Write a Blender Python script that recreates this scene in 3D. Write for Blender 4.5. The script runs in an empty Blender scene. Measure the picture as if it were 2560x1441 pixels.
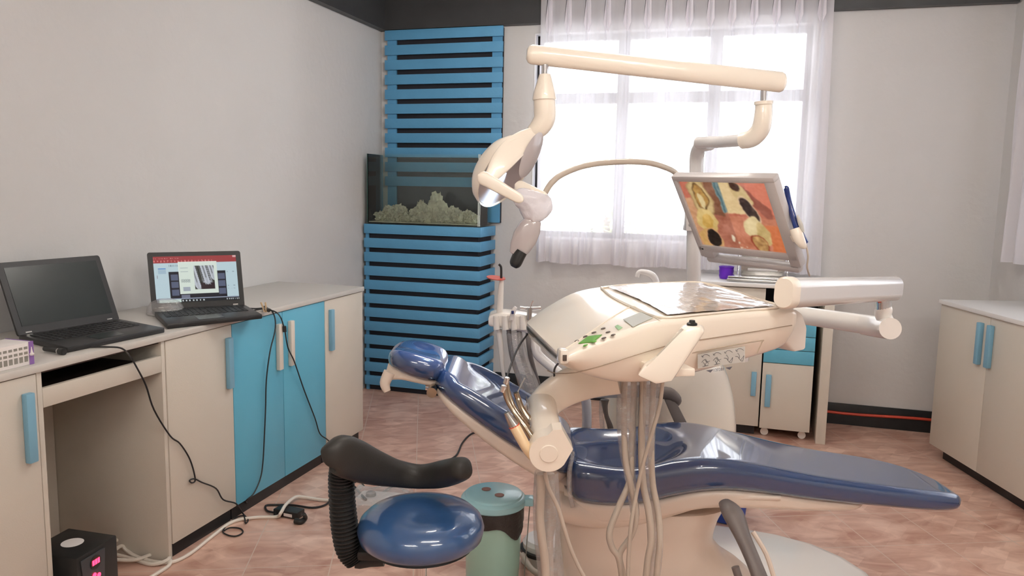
import bpy, bmesh, math, random
from mathutils import Vector, Matrix, noise
random.seed(7)
V = Vector
sc = bpy.context.scene
COL = sc.collection

# ------------------------------------------------------------------ camera
FPX = 1950.0; PITCH = math.radians(7.3); ROLL = math.radians(1.08); CAMH = 1.5
FW = V((0, math.cos(PITCH), -math.sin(PITCH)))
R0 = V((1, 0, 0)); U0 = V((0, math.sin(PITCH), math.cos(PITCH)))
RT = math.cos(ROLL) * R0 + math.sin(ROLL) * U0
UP = math.cos(ROLL) * U0 - math.sin(ROLL) * R0
CO = V((0, 0, CAMH))
cam_data = bpy.data.cameras.new('camera'); cam = bpy.data.objects.new('camera', cam_data); COL.objects.link(cam)
cam_data.sensor_width = 36; cam_data.lens = FPX / 2560 * 36; cam_data.clip_start = 0.05
M = Matrix((RT, UP, -FW)).transposed().to_4x4(); M.translation = CO
cam.matrix_world = M
sc.camera = cam

# ------------------------------------------------------------------ world, lights, exposure
sc.view_settings.view_transform = 'Standard'; sc.view_settings.look = 'None'
sc.view_settings.gamma = 1; sc.view_settings.use_curve_mapping = False
sc.view_settings.exposure = 1.25
SKY = 3.2; TUBE = 47.0
wd = bpy.data.worlds.new('world'); sc.world = wd; wd.use_nodes = True
bgn = wd.node_tree.nodes['Background']
bgn.inputs[0].default_value = (0.93, 0.96, 1.0, 1); bgn.inputs[1].default_value = SKY
sc.cycles.use_denoising = True
sc.cycles.max_bounces = 10; sc.cycles.diffuse_bounces = 5; sc.cycles.glossy_bounces = 4
sc.cycles.transparent_max_bounces = 24; sc.cycles.transmission_bounces = 6
sc.cycles.sample_clamp_indirect = 6.0; sc.cycles.caustics_reflective = False; sc.cycles.caustics_refractive = False
sc.cycles.blur_glossy = 0.5

def ray(x, y): return FW + RT * ((x - 1280) / FPX) - UP * ((y - 720.5) / FPX)
def P(x, y, d):                       # photo pixel to a point at forward distance d
    r = ray(x, y); return CO + r * (d / r.y)
def PZ(x, y, z):                      # photo pixel to a point at height z
    r = ray(x, y); return CO + r * ((z - CAMH) / r.z)
def PP(x, y, p, n):                   # photo pixel to a point on a plane
    r = ray(x, y); return CO + r * (n.dot(p - CO) / n.dot(r))
A17 = math.radians(17)
WU = V((math.cos(A17), -math.sin(A17), 0)); WV = V((-math.sin(A17), -math.cos(A17), 0))
KC = 2.699; KD = 5.408
K0 = WU * (-KC) - WV * KD             # the corner between left and back wall
def W(u, v, z): return V((K0.x, K0.y, 0)) + WU * u + WV * v + V((0, 0, z))
ZV = V((0, 0, 1))

# ------------------------------------------------------------------ materials
MATS = {}
def mat(name, col, rough=0.5, metal=0.0, coat=0.0, spec=0.5, emit=None, es=0.0, bump=0.0, bscale=60.0, var=0.0, vscale=3.0, trans=0.0, ior=1.45, alpha=1.0, coatr=0.05):
    if name in MATS: return MATS[name]
    m = bpy.data.materials.new(name); m.use_nodes = True; MATS[name] = m
    nt = m.node_tree; b = nt.nodes['Principled BSDF']
    b.inputs['Base Color'].default_value = (*col, 1); b.inputs['Roughness'].default_value = rough
    b.inputs['Metallic'].default_value = metal; b.inputs['Coat Weight'].default_value = coat
    b.inputs['Coat Roughness'].default_value = coatr; b.inputs['Coat IOR'].default_value = 1.75 if 'vinyl' in name else 1.5
    b.inputs['Specular IOR Level'].default_value = spec; b.inputs['Transmission Weight'].default_value = trans
    b.inputs['IOR'].default_value = ior; b.inputs['Alpha'].default_value = alpha
    if emit: b.inputs['Emission Color'].default_value = (*emit, 1); b.inputs['Emission Strength'].default_value = es
    tc = nt.nodes.new('ShaderNodeTexCoord'); 
    if bump:
        n = nt.nodes.new('ShaderNodeTexNoise'); n.inputs['Scale'].default_value = bscale; n.inputs['Detail'].default_value = 4
        bp = nt.nodes.new('ShaderNodeBump'); bp.inputs['Strength'].default_value = bump; bp.inputs['Distance'].default_value = 0.01
        nt.links.new(tc.outputs['Object'], n.inputs['Vector']); nt.links.new(n.outputs['Fac'], bp.inputs['Height']); nt.links.new(bp.outputs['Normal'], b.inputs['Normal'])
    if var:
        n = nt.nodes.new('ShaderNodeTexNoise'); n.inputs['Scale'].default_value = vscale; n.inputs['Detail'].default_value = 5
        mx = nt.nodes.new('ShaderNodeMix'); mx.data_type = 'RGBA'
        mx.inputs['A'].default_value = (*[c * (1 - var) for c in col], 1); mx.inputs['B'].default_value = (*[min(1, c * (1 + var)) for c in col], 1)
        nt.links.new(tc.outputs['Object'], n.inputs['Vector']); nt.links.new(n.outputs['Fac'], mx.inputs['Factor']); nt.links.new(mx.outputs['Result'], b.inputs['Base Color'])
    return m
def srgb(r, g, b):
    f = lambda c: (c / 255 / 12.92) if c / 255 <= 0.04045 else ((c / 255 + 0.055) / 1.055) ** 2.4
    return (f(r), f(g), f(b))
M_WALL = mat('wall_paint', (0.63, 0.62, 0.61), 0.75, bump=0.25, bscale=22, var=0.04, vscale=1.6)
M_BEAM = mat('charcoal_paint', (0.045, 0.046, 0.048), 0.42, bump=0.3, bscale=9, var=0.25, vscale=4)
M_CEIL = mat('ceiling_paint', (0.72, 0.71, 0.69), 0.8)
M_SKIRT = mat('skirting_paint', (0.02, 0.022, 0.024), 0.4, var=0.4, vscale=20)
M_BOARD = mat('cream_board', (0.62, 0.575, 0.50), 0.42, bump=0.08, bscale=300)
M_TOP = mat('worktop_board', (0.60, 0.575, 0.535), 0.3, bump=0.05, bscale=200)
M_WTOP = mat('white_worktop', (0.78, 0.77, 0.75), 0.3)
M_BLUED = mat('blue_board', srgb(98, 176, 204), 0.38)
M_BLUEH = mat('blue_handle', srgb(124, 172, 196), 0.4)
M_CREAMH = mat('cream_handle', (0.72, 0.66, 0.58), 0.4)
M_KICK = mat('black_plinth', (0.014, 0.014, 0.016), 0.4)
M_DARKIN = mat('dark_veneer', (0.05, 0.032, 0.026), 0.5, var=0.6, vscale=9)
M_SLAT = mat('painted_slat', srgb(90, 156, 198), 0.55, bump=0.15, bscale=40, var=0.10, vscale=6)
M_BACKB = mat('black_backing', (0.016, 0.017, 0.026), 0.7)
M_CREAM = mat('cream_plastic', (0.90, 0.82, 0.71), 0.28, coat=0.6, coatr=0.06)
M_CREAMG = mat('cream_gloss', (0.88, 0.81, 0.71), 0.16, coat=1.0, coatr=0.03, bump=0.05, bscale=7)
M_WHITEP = mat('white_plastic', (0.86, 0.82, 0.77), 0.25, coat=0.4)
M_OFFW = mat('offwhite_metal', (0.74, 0.72, 0.71), 0.25, coat=0.5)
M_VINYL = mat('blue_vinyl', (0.022, 0.052, 0.145), 0.2, coat=1.0, coatr=0.04, bump=0.05, bscale=6)
M_VINYLS = mat('stool_vinyl', (0.028, 0.085, 0.22), 0.28, coat=0.8, coatr=0.08, bump=0.15, bscale=14)
M_SKIN = mat('underside_beige', (0.76, 0.65, 0.555), 0.35, coat=0.4, coatr=0.1)
M_CHROME = mat('chrome', (0.75, 0.75, 0.76), 0.12, metal=1.0)
M_STEEL = mat('steel', (0.55, 0.54, 0.52), 0.25, metal=1.0)
M_BRASS = mat('tool_metal', (0.50, 0.42, 0.32), 0.2, metal=1.0)
M_BLACK = mat('black_rubber', (0.018, 0.018, 0.018), 0.42)
M_SOFTB = mat('black_foam', (0.03, 0.028, 0.025), 0.5, bump=0.06, bscale=300)
M_CABLE = mat('black_cable', (0.015, 0.015, 0.017), 0.45)
M_WCABLE = mat('white_cable', (0.78, 0.72, 0.64), 0.4)
M_HOSE = mat('beige_hose', (0.50, 0.43, 0.36), 0.4, coat=0.4)
M_HOSEG = mat('grey_hose', (0.22, 0.20, 0.19), 0.4, coat=0.3)
M_ARMR = mat('armrest_grey', (0.16, 0.135, 0.125), 0.45)
M_ARML = mat('armrest_pale', (0.36, 0.37, 0.39), 0.35)
M_LAPTOP = mat('laptop_black', (0.02, 0.02, 0.021), 0.38, bump=0.05, bscale=400)
M_SCREENOFF = mat('screen_off', (0.022, 0.03, 0.03), 0.25)
M_KEY = mat('keycap', (0.02, 0.02, 0.022), 0.5)
M_TEAL = mat('teal_plastic', srgb(172, 222, 232), 0.3, coat=0.4)
M_TEALB = mat('teal_green_body', srgb(184, 226, 212), 0.35, coat=0.3)
M_BAG = mat('black_bag', (0.05, 0.042, 0.04), 0.35, bump=0.8, bscale=30)
M_PURPLE = mat('purple', srgb(96, 30, 180), 0.35)
M_LILAC = mat('lilac_print', srgb(140, 104, 170), 0.5)
M_PAPER = mat('paper_white', (0.80, 0.76, 0.74), 0.6)
M_PRINT = mat('grey_print', (0.26, 0.25, 0.22), 0.6)
M_NAVY = mat('navy_plastic', srgb(24, 46, 110), 0.25, coat=0.6)
M_ORANGE = mat('orange_shield', srgb(196, 84, 72), 0.25)
M_RED = mat('red_conduit', srgb(200, 70, 48), 0.45)
M_GREEN = mat('green_print', srgb(96, 160, 60), 0.4)
M_BTN = mat('dark_button', (0.10, 0.075, 0.06), 0.4)
M_LCD = mat('grey_lcd', srgb(178, 178, 166), 0.3)
M_STICK = mat('grey_sticker', srgb(196, 194, 188), 0.4)
M_INK = mat('sticker_ink', (0.10, 0.10, 0.12), 0.5)
M_GFRAME = mat('monitor_grey', (0.52, 0.485, 0.48), 0.35)
M_LEDR = mat('red_led', (0.5, 0.01, 0.02), 0.4, emit=(1, 0.02, 0.06), es=3)
M_ROCK = mat('live_rock', (0.74, 0.62, 0.47), 0.9, bump=1.0, bscale=30, var=0.6, vscale=18)
M_BLUEBIN = mat('blue_tub', srgb(46, 84, 178), 0.4)
M_WFRAME = mat('window_black', (0.012, 0.012, 0.015), 0.4)
M_REVEAL = mat('reveal_white', (0.85, 0.85, 0.87), 0.6)
M_LENS = mat('mauve_reflector', (0.46, 0.41, 0.41), 0.2, coat=0.8)
M_WOODC = mat('pale_wood', (0.6, 0.45, 0.28), 0.6)
M_TILEW = mat('white_tile', (0.72, 0.72, 0.73), 0.2)
M_LEDB = mat('lamp_led', (0.8, 0.9, 1), 0.4, emit=(0.45, 0.75, 1.0), es=14)
M_TUBE = mat('ceiling_tube_glow', (1, 1, 1), 0.4, emit=(1.0, 0.95, 0.88), es=TUBE)

def custom(name, build):
    m = bpy.data.materials.new(name); m.use_nodes = True; nt = m.node_tree; nt.nodes.clear()
    out = nt.nodes.new('ShaderNodeOutputMaterial'); sh = build(nt); nt.links.new(sh, out.inputs['Surface']); return m
def mixsh(nt, f, a, b):
    m = nt.nodes.new('ShaderNodeMixShader')
    if isinstance(f, (int, float)): m.inputs[0].default_value = f
    else: nt.links.new(f, m.inputs[0])
    nt.links.new(a, m.inputs[1]); nt.links.new(b, m.inputs[2]); return m.outputs[0]
def node(nt, t, **k):
    n = nt.nodes.new(t)
    for a, v in k.items():
        if a.startswith('i_'): n.inputs[a[2:].replace('_', ' ')].default_value = v
        else: setattr(n, a, v)
    return n
def sheer(nt):
    tr = node(nt, 'ShaderNodeBsdfTransparent'); tr.inputs[0].default_value = (1, 1, 1, 1)
    tl = node(nt, 'ShaderNodeBsdfTranslucent'); tl.inputs[0].default_value = (0.93, 0.91, 0.96, 1)
    df = node(nt, 'ShaderNodeBsdfDiffuse'); df.inputs[0].default_value = (0.90, 0.88, 0.92, 1)
    cloth = mixsh(nt, 0.66, tl.outputs[0], df.outputs[0])
    lw = node(nt, 'ShaderNodeLayerWeight'); lw.inputs[0].default_value = 0.5
    mr = node(nt, 'ShaderNodeMapRange'); mr.inputs['From Min'].default_value = 0.0; mr.inputs['From Max'].default_value = 0.8
    mr.inputs['To Min'].default_value = 0.70; mr.inputs['To Max'].default_value = 0.97
    nt.links.new(lw.outputs['Facing'], mr.inputs[0])
    return mixsh(nt, mr.outputs[0], tr.outputs[0], cloth)
M_SHEER = custom('sheer_voile', sheer)
def glassm(tint, refl):
    def f(nt):
        tr = node(nt, 'ShaderNodeBsdfTransparent'); tr.inputs[0].default_value = (*tint, 1)
        gl = node(nt, 'ShaderNodeBsdfGlossy'); gl.inputs['Roughness'].default_value = 0.02
        fr = node(nt, 'ShaderNodeFresnel'); fr.inputs[0].default_value = refl
        return mixsh(nt, fr.outputs[0], tr.outputs[0], gl.outputs[0])
    return f
M_GLASS = custom('clear_pane', glassm((0.97, 0.98, 0.98), 1.3))
M_AQUA = custom('green_tank_glass', glassm((0.95, 0.985, 0.972), 1.45))
def filmf(nt):
    tr = node(nt, 'ShaderNodeBsdfTransparent'); tr.inputs[0].default_value = (0.93, 0.92, 0.92, 1)
    gl = node(nt, 'ShaderNodeBsdfGlossy'); gl.inputs['Roughness'].default_value = 0.12
    df = node(nt, 'ShaderNodeBsdfDiffuse'); df.inputs[0].default_value = (0.8, 0.78, 0.77, 1)
    tc = node(nt, 'ShaderNodeTexCoord'); n = node(nt, 'ShaderNodeTexNoise', i_Scale=38.0, i_Detail=3.0)
    bp = node(nt, 'ShaderNodeBump', i_Strength=1.0, i_Distance=0.02)
    nt.links.new(tc.outputs['Object'], n.inputs['Vector']); nt.links.new(n.outputs['Fac'], bp.inputs['Height']); nt.links.new(bp.outputs[0], gl.inputs['Normal'])
    return mixsh(nt, 0.36, tr.outputs[0], mixsh(nt, 0.6, gl.outputs[0], df.outputs[0]))
M_FILM = custom('clear_film', filmf)
def floorm(nt):
    b = node(nt, 'ShaderNodeBsdfPrincipled'); b.inputs['Roughness'].default_value = 0.33
    tc = node(nt, 'ShaderNodeTexCoord')
    mp = node(nt, 'ShaderNodeMapping'); mp.inputs['Rotation'].default_value = (0, 0, -math.radians(6.5)); mp.inputs['Location'].default_value = (0.69, -0.05, 0)
    nt.links.new(tc.outputs['Object'], mp.inputs['Vector'])
    sc_ = node(nt, 'ShaderNodeVectorMath', operation='SCALE'); sc_.inputs['Scale'].default_value = 1 / 0.327
    nt.links.new(mp.outputs[0], sc_.inputs[0])
    fr = node(nt, 'ShaderNodeVectorMath', operation='FRACTION'); nt.links.new(sc_.outputs[0], fr.inputs[0])
    fl = node(nt, 'ShaderNodeVectorMath', operation='FLOOR'); nt.links.new(sc_.outputs[0], fl.inputs[0])
    sb = node(nt, 'ShaderNodeVectorMath', operation='SUBTRACT'); nt.links.new(fr.outputs[0], sb.inputs[0]); sb.inputs[1].default_value = (0.5, 0.5, 0)
    ab = node(nt, 'ShaderNodeVectorMath', operation='ABSOLUTE'); nt.links.new(sb.outputs[0], ab.inputs[0])
    sx = node(nt, 'ShaderNodeSeparateXYZ'); nt.links.new(ab.outputs[0], sx.inputs[0])
    mth = lambda op, a, b_=None: (lambda n: (nt.links.new(a, n.inputs[0]) if not isinstance(a, float) else setattr(n.inputs[0], 'default_value', a), (nt.links.new(b_, n.inputs[1]) if not isinstance(b_, (float, type(None))) else (setattr(n.inputs[1], 'default_value', b_) if b_ is not None else None)), n.outputs[0])[2])(node(nt, 'ShaderNodeMath', operation=op))
    mx = mth('MAXIMUM', sx.outputs[0], sx.outputs[1])
    grout = mth('GREATER_THAN', mx, 0.493)
    # streaky veins
    mp2 = node(nt, 'ShaderNodeMapping'); mp2.inputs['Scale'].default_value = (2.6, 5.5, 1); nt.links.new(mp.outputs[0], mp2.inputs['Vector'])
    n1 = node(nt, 'ShaderNodeTexNoise', i_Scale=1.6, i_Detail=7.0, i_Distortion=1.4); nt.links.new(mp2.outputs[0], n1.inputs['Vector'])
    # faceted wedges printed on the tiles
    ss = node(nt, 'ShaderNodeSeparateXYZ'); nt.links.new(sb.outputs[0], ss.inputs[0])
    vr = node(nt, 'ShaderNodeTexVoronoi', i_Scale=4.2); vr.feature = 'F1'; vr.distance = 'MANHATTAN'; nt.links.new(mp.outputs[0], vr.inputs['Vector'])
    sepv = node(nt, 'ShaderNodeSeparateXYZ'); nt.links.new(vr.outputs['Color'], sepv.inputs[0])
    wn = node(nt, 'ShaderNodeTexWhiteNoise'); wn.noise_dimensions = '3D'; nt.links.new(fl.outputs[0], wn.inputs['Vector'])
    f1 = mth('MULTIPLY', n1.outputs['Fac'], 0.95)
    f2 = mth('MULTIPLY', sepv.outputs[0], 0.15)
    f3 = mth('MULTIPLY', wn.outputs[0], 0.06)
    tri = mth('MULTIPLY', mth('GREATER_THAN', sx.outputs[1], sx.outputs[0]), mth('LESS_THAN', mth('ADD', sx.outputs[0], sx.outputs[1]), 0.40))
    f4 = mth('MULTIPLY', tri, mth('MULTIPLY', wn.outputs[0], 0.16))
    tot = mth('SUBTRACT', mth('ADD', mth('ADD', mth('ADD', f1, f2), f3), f4), 0.03)
    cr = node(nt, 'ShaderNodeValToRGB'); cr.color_ramp.elements[0].position = 0.32; cr.color_ramp.elements[1].position = 0.82
    cr.color_ramp.elements[0].color = (0.42, 0.205, 0.145, 1); cr.color_ramp.elements[1].color = (0.80, 0.56, 0.45, 1)
    nt.links.new(tot, cr.inputs[0])
    gm = node(nt, 'ShaderNodeMix', data_type='RGBA'); gm.inputs['B'].default_value = (0.62, 0.49, 0.41, 1)
    nt.links.new(grout, gm.inputs['Factor']); nt.links.new(cr.outputs[0], gm.inputs['A']); nt.links.new(gm.outputs['Result'], b.inputs['Base Color'])
    return b.outputs[0]
M_FLOOR = custom('terracotta_tiles', floorm)
def picm(es):
    def f(nt):
        at = node(nt, 'ShaderNodeVertexColor'); at.layer_name = 'pic'
        em = node(nt, 'ShaderNodeEmission'); em.inputs[1].default_value = es; nt.links.new(at.outputs[0], em.inputs[0])
        gl = node(nt, 'ShaderNodeBsdfGlossy'); gl.inputs['Roughness'].default_value = 0.15
        return mixsh(nt, 0.04, em.outputs[0], gl.outputs[0])
    return f
M_PIC = custom('screen_picture', picm(0.40))

# ------------------------------------------------------------------ mesh helpers
def quadface(bm, a, b, c, d):
    try: return bm.faces.new((a, b, c, d))
    except ValueError: return None
def obox(bm, o, ex, ey, ez, bev=0.0, seg=2):
    vs = [bm.verts.new(o + ex * i + ey * j + ez * k) for k in (0, 1) for j in (0, 1) for i in (0, 1)]
    fs = [(0, 2, 3, 1), (4, 5, 7, 6), (0, 1, 5, 4), (2, 6, 7, 3), (0, 4, 6, 2), (1, 3, 7, 5)]
    faces = [bm.faces.new([vs[i] for i in f]) for f in fs]
    if bev:
        es = set(e for f in faces for e in f.edges)
        bmesh.ops.bevel(bm, geom=list(es), offset=bev, segments=seg, affect='EDGES', profile=0.5)
def wbox(bm, u0, u1, v0, v1, z0, z1, bev=0.0):
    obox(bm, W(u0, v0, z0), WU * (u1 - u0), WV * (v1 - v0), ZV * (z1 - z0), bev)
def box(bm, x0, x1, y0, y1, z0, z1, bev=0.0):
    obox(bm, V((x0, y0, z0)), V((x1 - x0, 0, 0)), V((0, y1 - y0, 0)), V((0, 0, z1 - z0)), bev)
def loft(bm, rings, caps=True, closed=True):
    vr = [[bm.verts.new(p) for p in r] for r in rings]; n = len(vr[0])
    for a, b in zip(vr, vr[1:]):
        for i in range(n if closed else n - 1):
            j = (i + 1) % n; quadface(bm, a[i], a[j], b[j], b[i])
    if caps and closed:
        for r in (vr[0], vr[-1]):
            try: bm.faces.new(r)
            except ValueError: pass
    return vr
def cr(pts, k=6):                     # Catmull-Rom through tuples or vectors
    out = []; n = len(pts); g = lambda i: pts[max(0, min(n - 1, i))]
    for i in range(n - 1):
        p0, p1, p2, p3 = g(i - 1), g(i), g(i + 1), g(i + 2)
        for s in range(k):
            t = s / k
            out.append(tuple(0.5 * ((2 * b) + (c - a) * t + (2 * a - 5 * b + 4 * c - d) * t * t + (-a + 3 * b - 3 * c + d) * t ** 3) for a, b, c, d in zip(p0, p1, p2, p3)))
    out.append(tuple(pts[-1])); return out
def tube(bm, pts, rad, n=12, k=6, caps=True, squash=None, rib=None):
    m = len(pts); rs = [rad] * m if isinstance(rad, (int, float)) else list(rad)
    q = [(*p, r) for p, r in zip(pts, rs)]
    q = cr(q, k) if k > 1 and m > 2 else q
    pp = [V(a[:3]) for a in q]; rr = [a[3] for a in q]
    rings = []; prev = None
    for i, p in enumerate(pp):
        t = (pp[min(i + 1, len(pp) - 1)] - pp[max(i - 1, 0)]).normalized()
        if prev is None:
            a = V((0, 0, 1)) if abs(t.z) < 0.9 else V((1, 0, 0)); prev = (a - t * a.dot(t)).normalized()
        else: prev = (prev - t * prev.dot(t)).normalized()
        s = t.cross(prev); r = rr[i] * (rib(i) if rib else 1)
        rings.append([p + (prev * math.cos(2 * math.pi * j / n) * (squash or 1) + s * math.sin(2 * math.pi * j / n)) * r for j in range(n)])
    loft(bm, rings, caps)
def lathe(bm, prof, c, axis=ZV, n=40, sx=1.0, sy=1.0, xdir=None):
    axis = axis.normalized(); a = xdir or (V((1, 0, 0)) if abs(axis.x) < 0.9 else V((0, 1, 0)))
    a = (a - axis * a.dot(axis)).normalized(); b = axis.cross(a)
    rings = [[c + axis * h + (a * math.cos(2 * math.pi * j / n) * sx + b * math.sin(2 * math.pi * j / n) * sy) * max(r, 1e-4) for j in range(n)] for r, h in prof]
    loft(bm, rings, True)
def prism(bm, poly, off, bev=0.0):
    a = [bm.verts.new(p) for p in poly]; b = [bm.verts.new(p + off) for p in poly]
    f0 = bm.faces.new(a); f1 = bm.faces.new(b[::-1]); n = len(a)
    fs = [f0, f1] + [bm.faces.new((a[i], b[i], b[(i + 1) % n], a[(i + 1) % n])) for i in range(n)]
    if bev: bmesh.ops.bevel(bm, geom=list(set(e for f in fs for e in f.edges)), offset=bev, segments=2, affect='EDGES', profile=0.5)
def rrect(w, h, r, k=5, nx=6, ny=2):  # rounded rectangle, from (0,0) to (w,h)
    pts = []
    cs = [((w - r, r), -90), ((w - r, h - r), 0), ((r, h - r), 90), ((r, r), 180)]
    for ci, ((cx, cy), a0) in enumerate(cs):
        arc = [(cx + r * math.cos(math.radians(a0 + 90 * j / k)), cy + r * math.sin(math.radians(a0 + 90 * j / k))) for j in range(k + 1)]
        pts += arc
        nxt = cs[(ci + 1) % 4]; e = (nxt[0][0] + r * math.cos(math.radians(nxt[1])), nxt[0][1] + r * math.sin(math.radians(nxt[1])))
        m = ny if ci in (0, 2) else nx
        for j in range(1, m): t = j / m; pts.append((arc[-1][0] + (e[0] - arc[-1][0]) * t, arc[-1][1] + (e[1] - arc[-1][1]) * t))
    return pts
def new(): return bmesh.new()
def wpos(o):
    p = V(o.location)
    while o.parent: o = o.parent; p = p + V(o.location)
    return p
def obj(name, bm, m, parent=None, label=None, cat=None, group=None, kind=None, smooth=38, mats=None):
    bmesh.ops.remove_doubles(bm, verts=bm.verts, dist=1e-6)
    bmesh.ops.recalc_face_normals(bm, faces=bm.faces)
    me = bpy.data.meshes.new(name)
    c = V((0, 0, 0))
    if bm.verts:
        lo = V([min(v.co[i] for v in bm.verts) for i in range(3)]); hi = V([max(v.co[i] for v in bm.verts) for i in range(3)]); c = (lo + hi) / 2; c.z = lo.z
        if name in ('floor',): c = V((0, 0, 0))
        bmesh.ops.translate(bm, verts=bm.verts, vec=-c)
    if smooth:
        for f in bm.faces: f.smooth = True
        th = math.radians(smooth)
        for e in bm.edges: e.smooth = len(e.link_faces) == 2 and e.calc_face_angle(0) < th
    bm.to_mesh(me); bm.free()
    for mm in (mats or [m]): me.materials.append(mm)
    o = bpy.data.objects.new(name, me); COL.objects.link(o)
    if parent: o.parent = parent; o.location = c - wpos(parent)
    else: o.location = c
    return tag(o, label, cat, group, kind)
def tag(o, label=None, cat=None, group=None, kind=None):
    if label: o['label'] = label
    if cat: o['category'] = cat
    if group: o['group'] = group
    if kind: o['kind'] = kind
    return o
def thing(name, loc, label, cat, group=None):
    o = bpy.data.objects.new(name, None); COL.objects.link(o); o.location = V(loc); o.empty_display_size = 0.05
    return tag(o, label, cat, group)
def struct(name, bm, m, label=None, parent=None): return obj(name, bm, m, parent, label, kind=None if parent else 'structure')
def picture(name, tl, tr, br, bl, nx, ny, fn, parent, label=None, soft=0):
    me = bpy.data.meshes.new(name); base = wpos(parent)
    vs = [(tl * (1 - i / nx) * (1 - j / ny) + tr * (i / nx) * (1 - j / ny) + br * (i / nx) * (j / ny) + bl * (1 - i / nx) * (j / ny)) - base for j in range(ny + 1) for i in range(nx + 1)]
    fs = [(j * (nx + 1) + i, (j + 1) * (nx + 1) + i, (j + 1) * (nx + 1) + i + 1, j * (nx + 1) + i + 1) for j in range(ny) for i in range(nx)]
    me.from_pydata([tuple(v) for v in vs], [], fs)
    ca = me.color_attributes.new('pic', 'FLOAT_COLOR', 'POINT')
    G = [[fn(i / nx, j / ny) for i in range(nx + 1)] for j in range(ny + 1)]
    for _ in range(soft):
        G = [[tuple(sum(G[b_][a_][k] for b_ in (max(0, j - 1), j, min(ny, j + 1)) for a_ in (max(0, i - 1), i, min(nx, i + 1))) / 9 for k in range(3)) for i in range(nx + 1)] for j in range(ny + 1)]
    for j in range(ny + 1):
        for i in range(nx + 1): ca.data[j * (nx + 1) + i].color = (*srgb(*G[j][i]), 1)
    me.materials.append(M_PIC)
    o = bpy.data.objects.new(name, me); COL.objects.link(o); o.parent = parent
    return tag(o, label)

# ================================================================== SETTING
URT = 4.112; CE = 2.855; BZ = 2.63
RC = W(URT, 0, 0)                      # right-hand corner of the back wall
back_l = W(0, 0, 0); back_r = RC; right_b = V((RC.x + 0.02, -1.6, 0)); left_b = W(0, 7.6, 0)
bm = new(); prism(bm, [W(-0.3, -0.3, 0), W(URT + 0.4, -0.3, 0), V((3.5, -2.0, 0)), W(-0.3, 8.0, 0)], V((0, 0, -0.1))); struct('floor', bm, M_FLOOR)
bm = new(); prism(bm, [W(-0.3, -0.3, CE), W(URT + 0.4, -0.3, CE), V((3.5, -2.0, CE)), W(-0.3, 8.0, CE)], V((0, 0, 0.1))); struct('ceiling', bm, M_CEIL)
bm = new(); wbox(bm, -0.2, 0, -0.2, 8.0, 0, CE); struct('wall_left', bm, M_WALL)
WN0, WN1, WZ0, WZ1 = 1.18, 3.01, 1.15, 2.57
bm = new()
wbox(bm, 0.0, WN0, -0.2, 0, 0, CE); wbox(bm, WN1, URT + 0.3, -0.2, 0, 0, CE); wbox(bm, WN0, WN1, -0.2, 0, 0, WZ0); wbox(bm, WN0, WN1, -0.2, 0, WZ1, CE)
struct('wall_back', bm, M_WALL)
# right wall with a second window
rx = RC.x; R_Y0, R_Y1, RZ0, RZ1 = 2.1, 4.2, 1.15, 2.57
bm = new()
box(bm, rx, rx + 0.2, R_Y1, RC.y + 0.1, 0, CE); box(bm, rx, rx + 0.2, -1.8, R_Y0, 0, CE); box(bm, rx, rx + 0.2, R_Y0, R_Y1, 0, RZ0); box(bm, rx, rx + 0.2, R_Y0, R_Y1, RZ1, CE)
struct('wall_right', bm, M_WALL)
# wall behind the camera, closed, without an opening
bm = new(); box(bm, -4.6, 3.4, -1.7, -1.6, 0, CE); struct('wall_rear', bm, M_WALL)
# charcoal beam band around the top of the walls
bm = new(); wbox(bm, 0.0, URT, 0, 0.055, BZ, CE); struct('trim_1', bm, M_BEAM)
bm = new(); wbox(bm, 0.0, 0.055, 0.055, 7.6, BZ, CE); struct('trim_2', bm, M_BEAM)
bm = new(); box(bm, rx - 0.055, rx, -1.5, RC.y - 0.03, BZ + 0.02, CE); struct('trim_3', bm, M_BEAM)
# skirting
bm = new(); wbox(bm, 0.93, URT, 0, 0.014, 0, 0.14, 0.002); struct('baseboard_back', bm, M_SKIRT)
bm = new(); box(bm, rx - 0.014, rx, 0, 4.2, 0, 0.14); struct('baseboard_right', bm, M_SKIRT)
# window reveals, frames and panes
def window(name, to, w, z0, z1, muls, tran):
    # to(a, b, z): a along the wall, b depth outward
    fr = new()
    def bar(a0, a1, za, zb, d0=0.05, d1=0.10):
        o = to(a0, d0, za); obox(fr, o, to(a1, d0, za) - o, to(a0, d1, za) - o, ZV * (zb - za), 0.002)
    bar(0, 0.045, z0, z1); bar(w - 0.045, w, z0, z1); bar(0, w, z0, z0 + 0.05); bar(0, w, z1 - 0.05, z1)
    for m_ in muls: bar(m_ - 0.04, m_ + 0.04, z0, z1)
    bar(0, w, tran - 0.036, tran + 0.036)
    root = struct(name, fr, M_WFRAME)
    g = new(); o = to(0.0, 0.074, z0); obox(g, o, to(w, 0.074, z0) - o, to(0, 0.079, z0) - o, ZV * (z1 - z0)); obj('pane', g, M_GLASS, root)
    s = new()
    for a0, a1, za, zb in ((0, w, z0 - 0.004, z0 + 0.012), (0.0, 0.008, z0, z1), (w - 0.008, w, z0, z1), (0, w, z1 - 0.008, z1)):
        o = to(a0, -0.004, za); obox(s, o, to(a1, -0.004, za) - o, to(a0, 0.05, za) - o, ZV * (zb - za))
    obj('reveal', s, M_REVEAL, root)
    return root
window('window_1', lambda a, b, z: W(WN0 + a, -b, z), WN1 - WN0, WZ0, WZ1, (0.62, 1.23), 2.13)
window('window_2', lambda a, b, z: V((rx + b, R_Y1 - a, z)), R_Y1 - R_Y0, RZ0, RZ1, (0.7, 1.4), 2.13)
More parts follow.
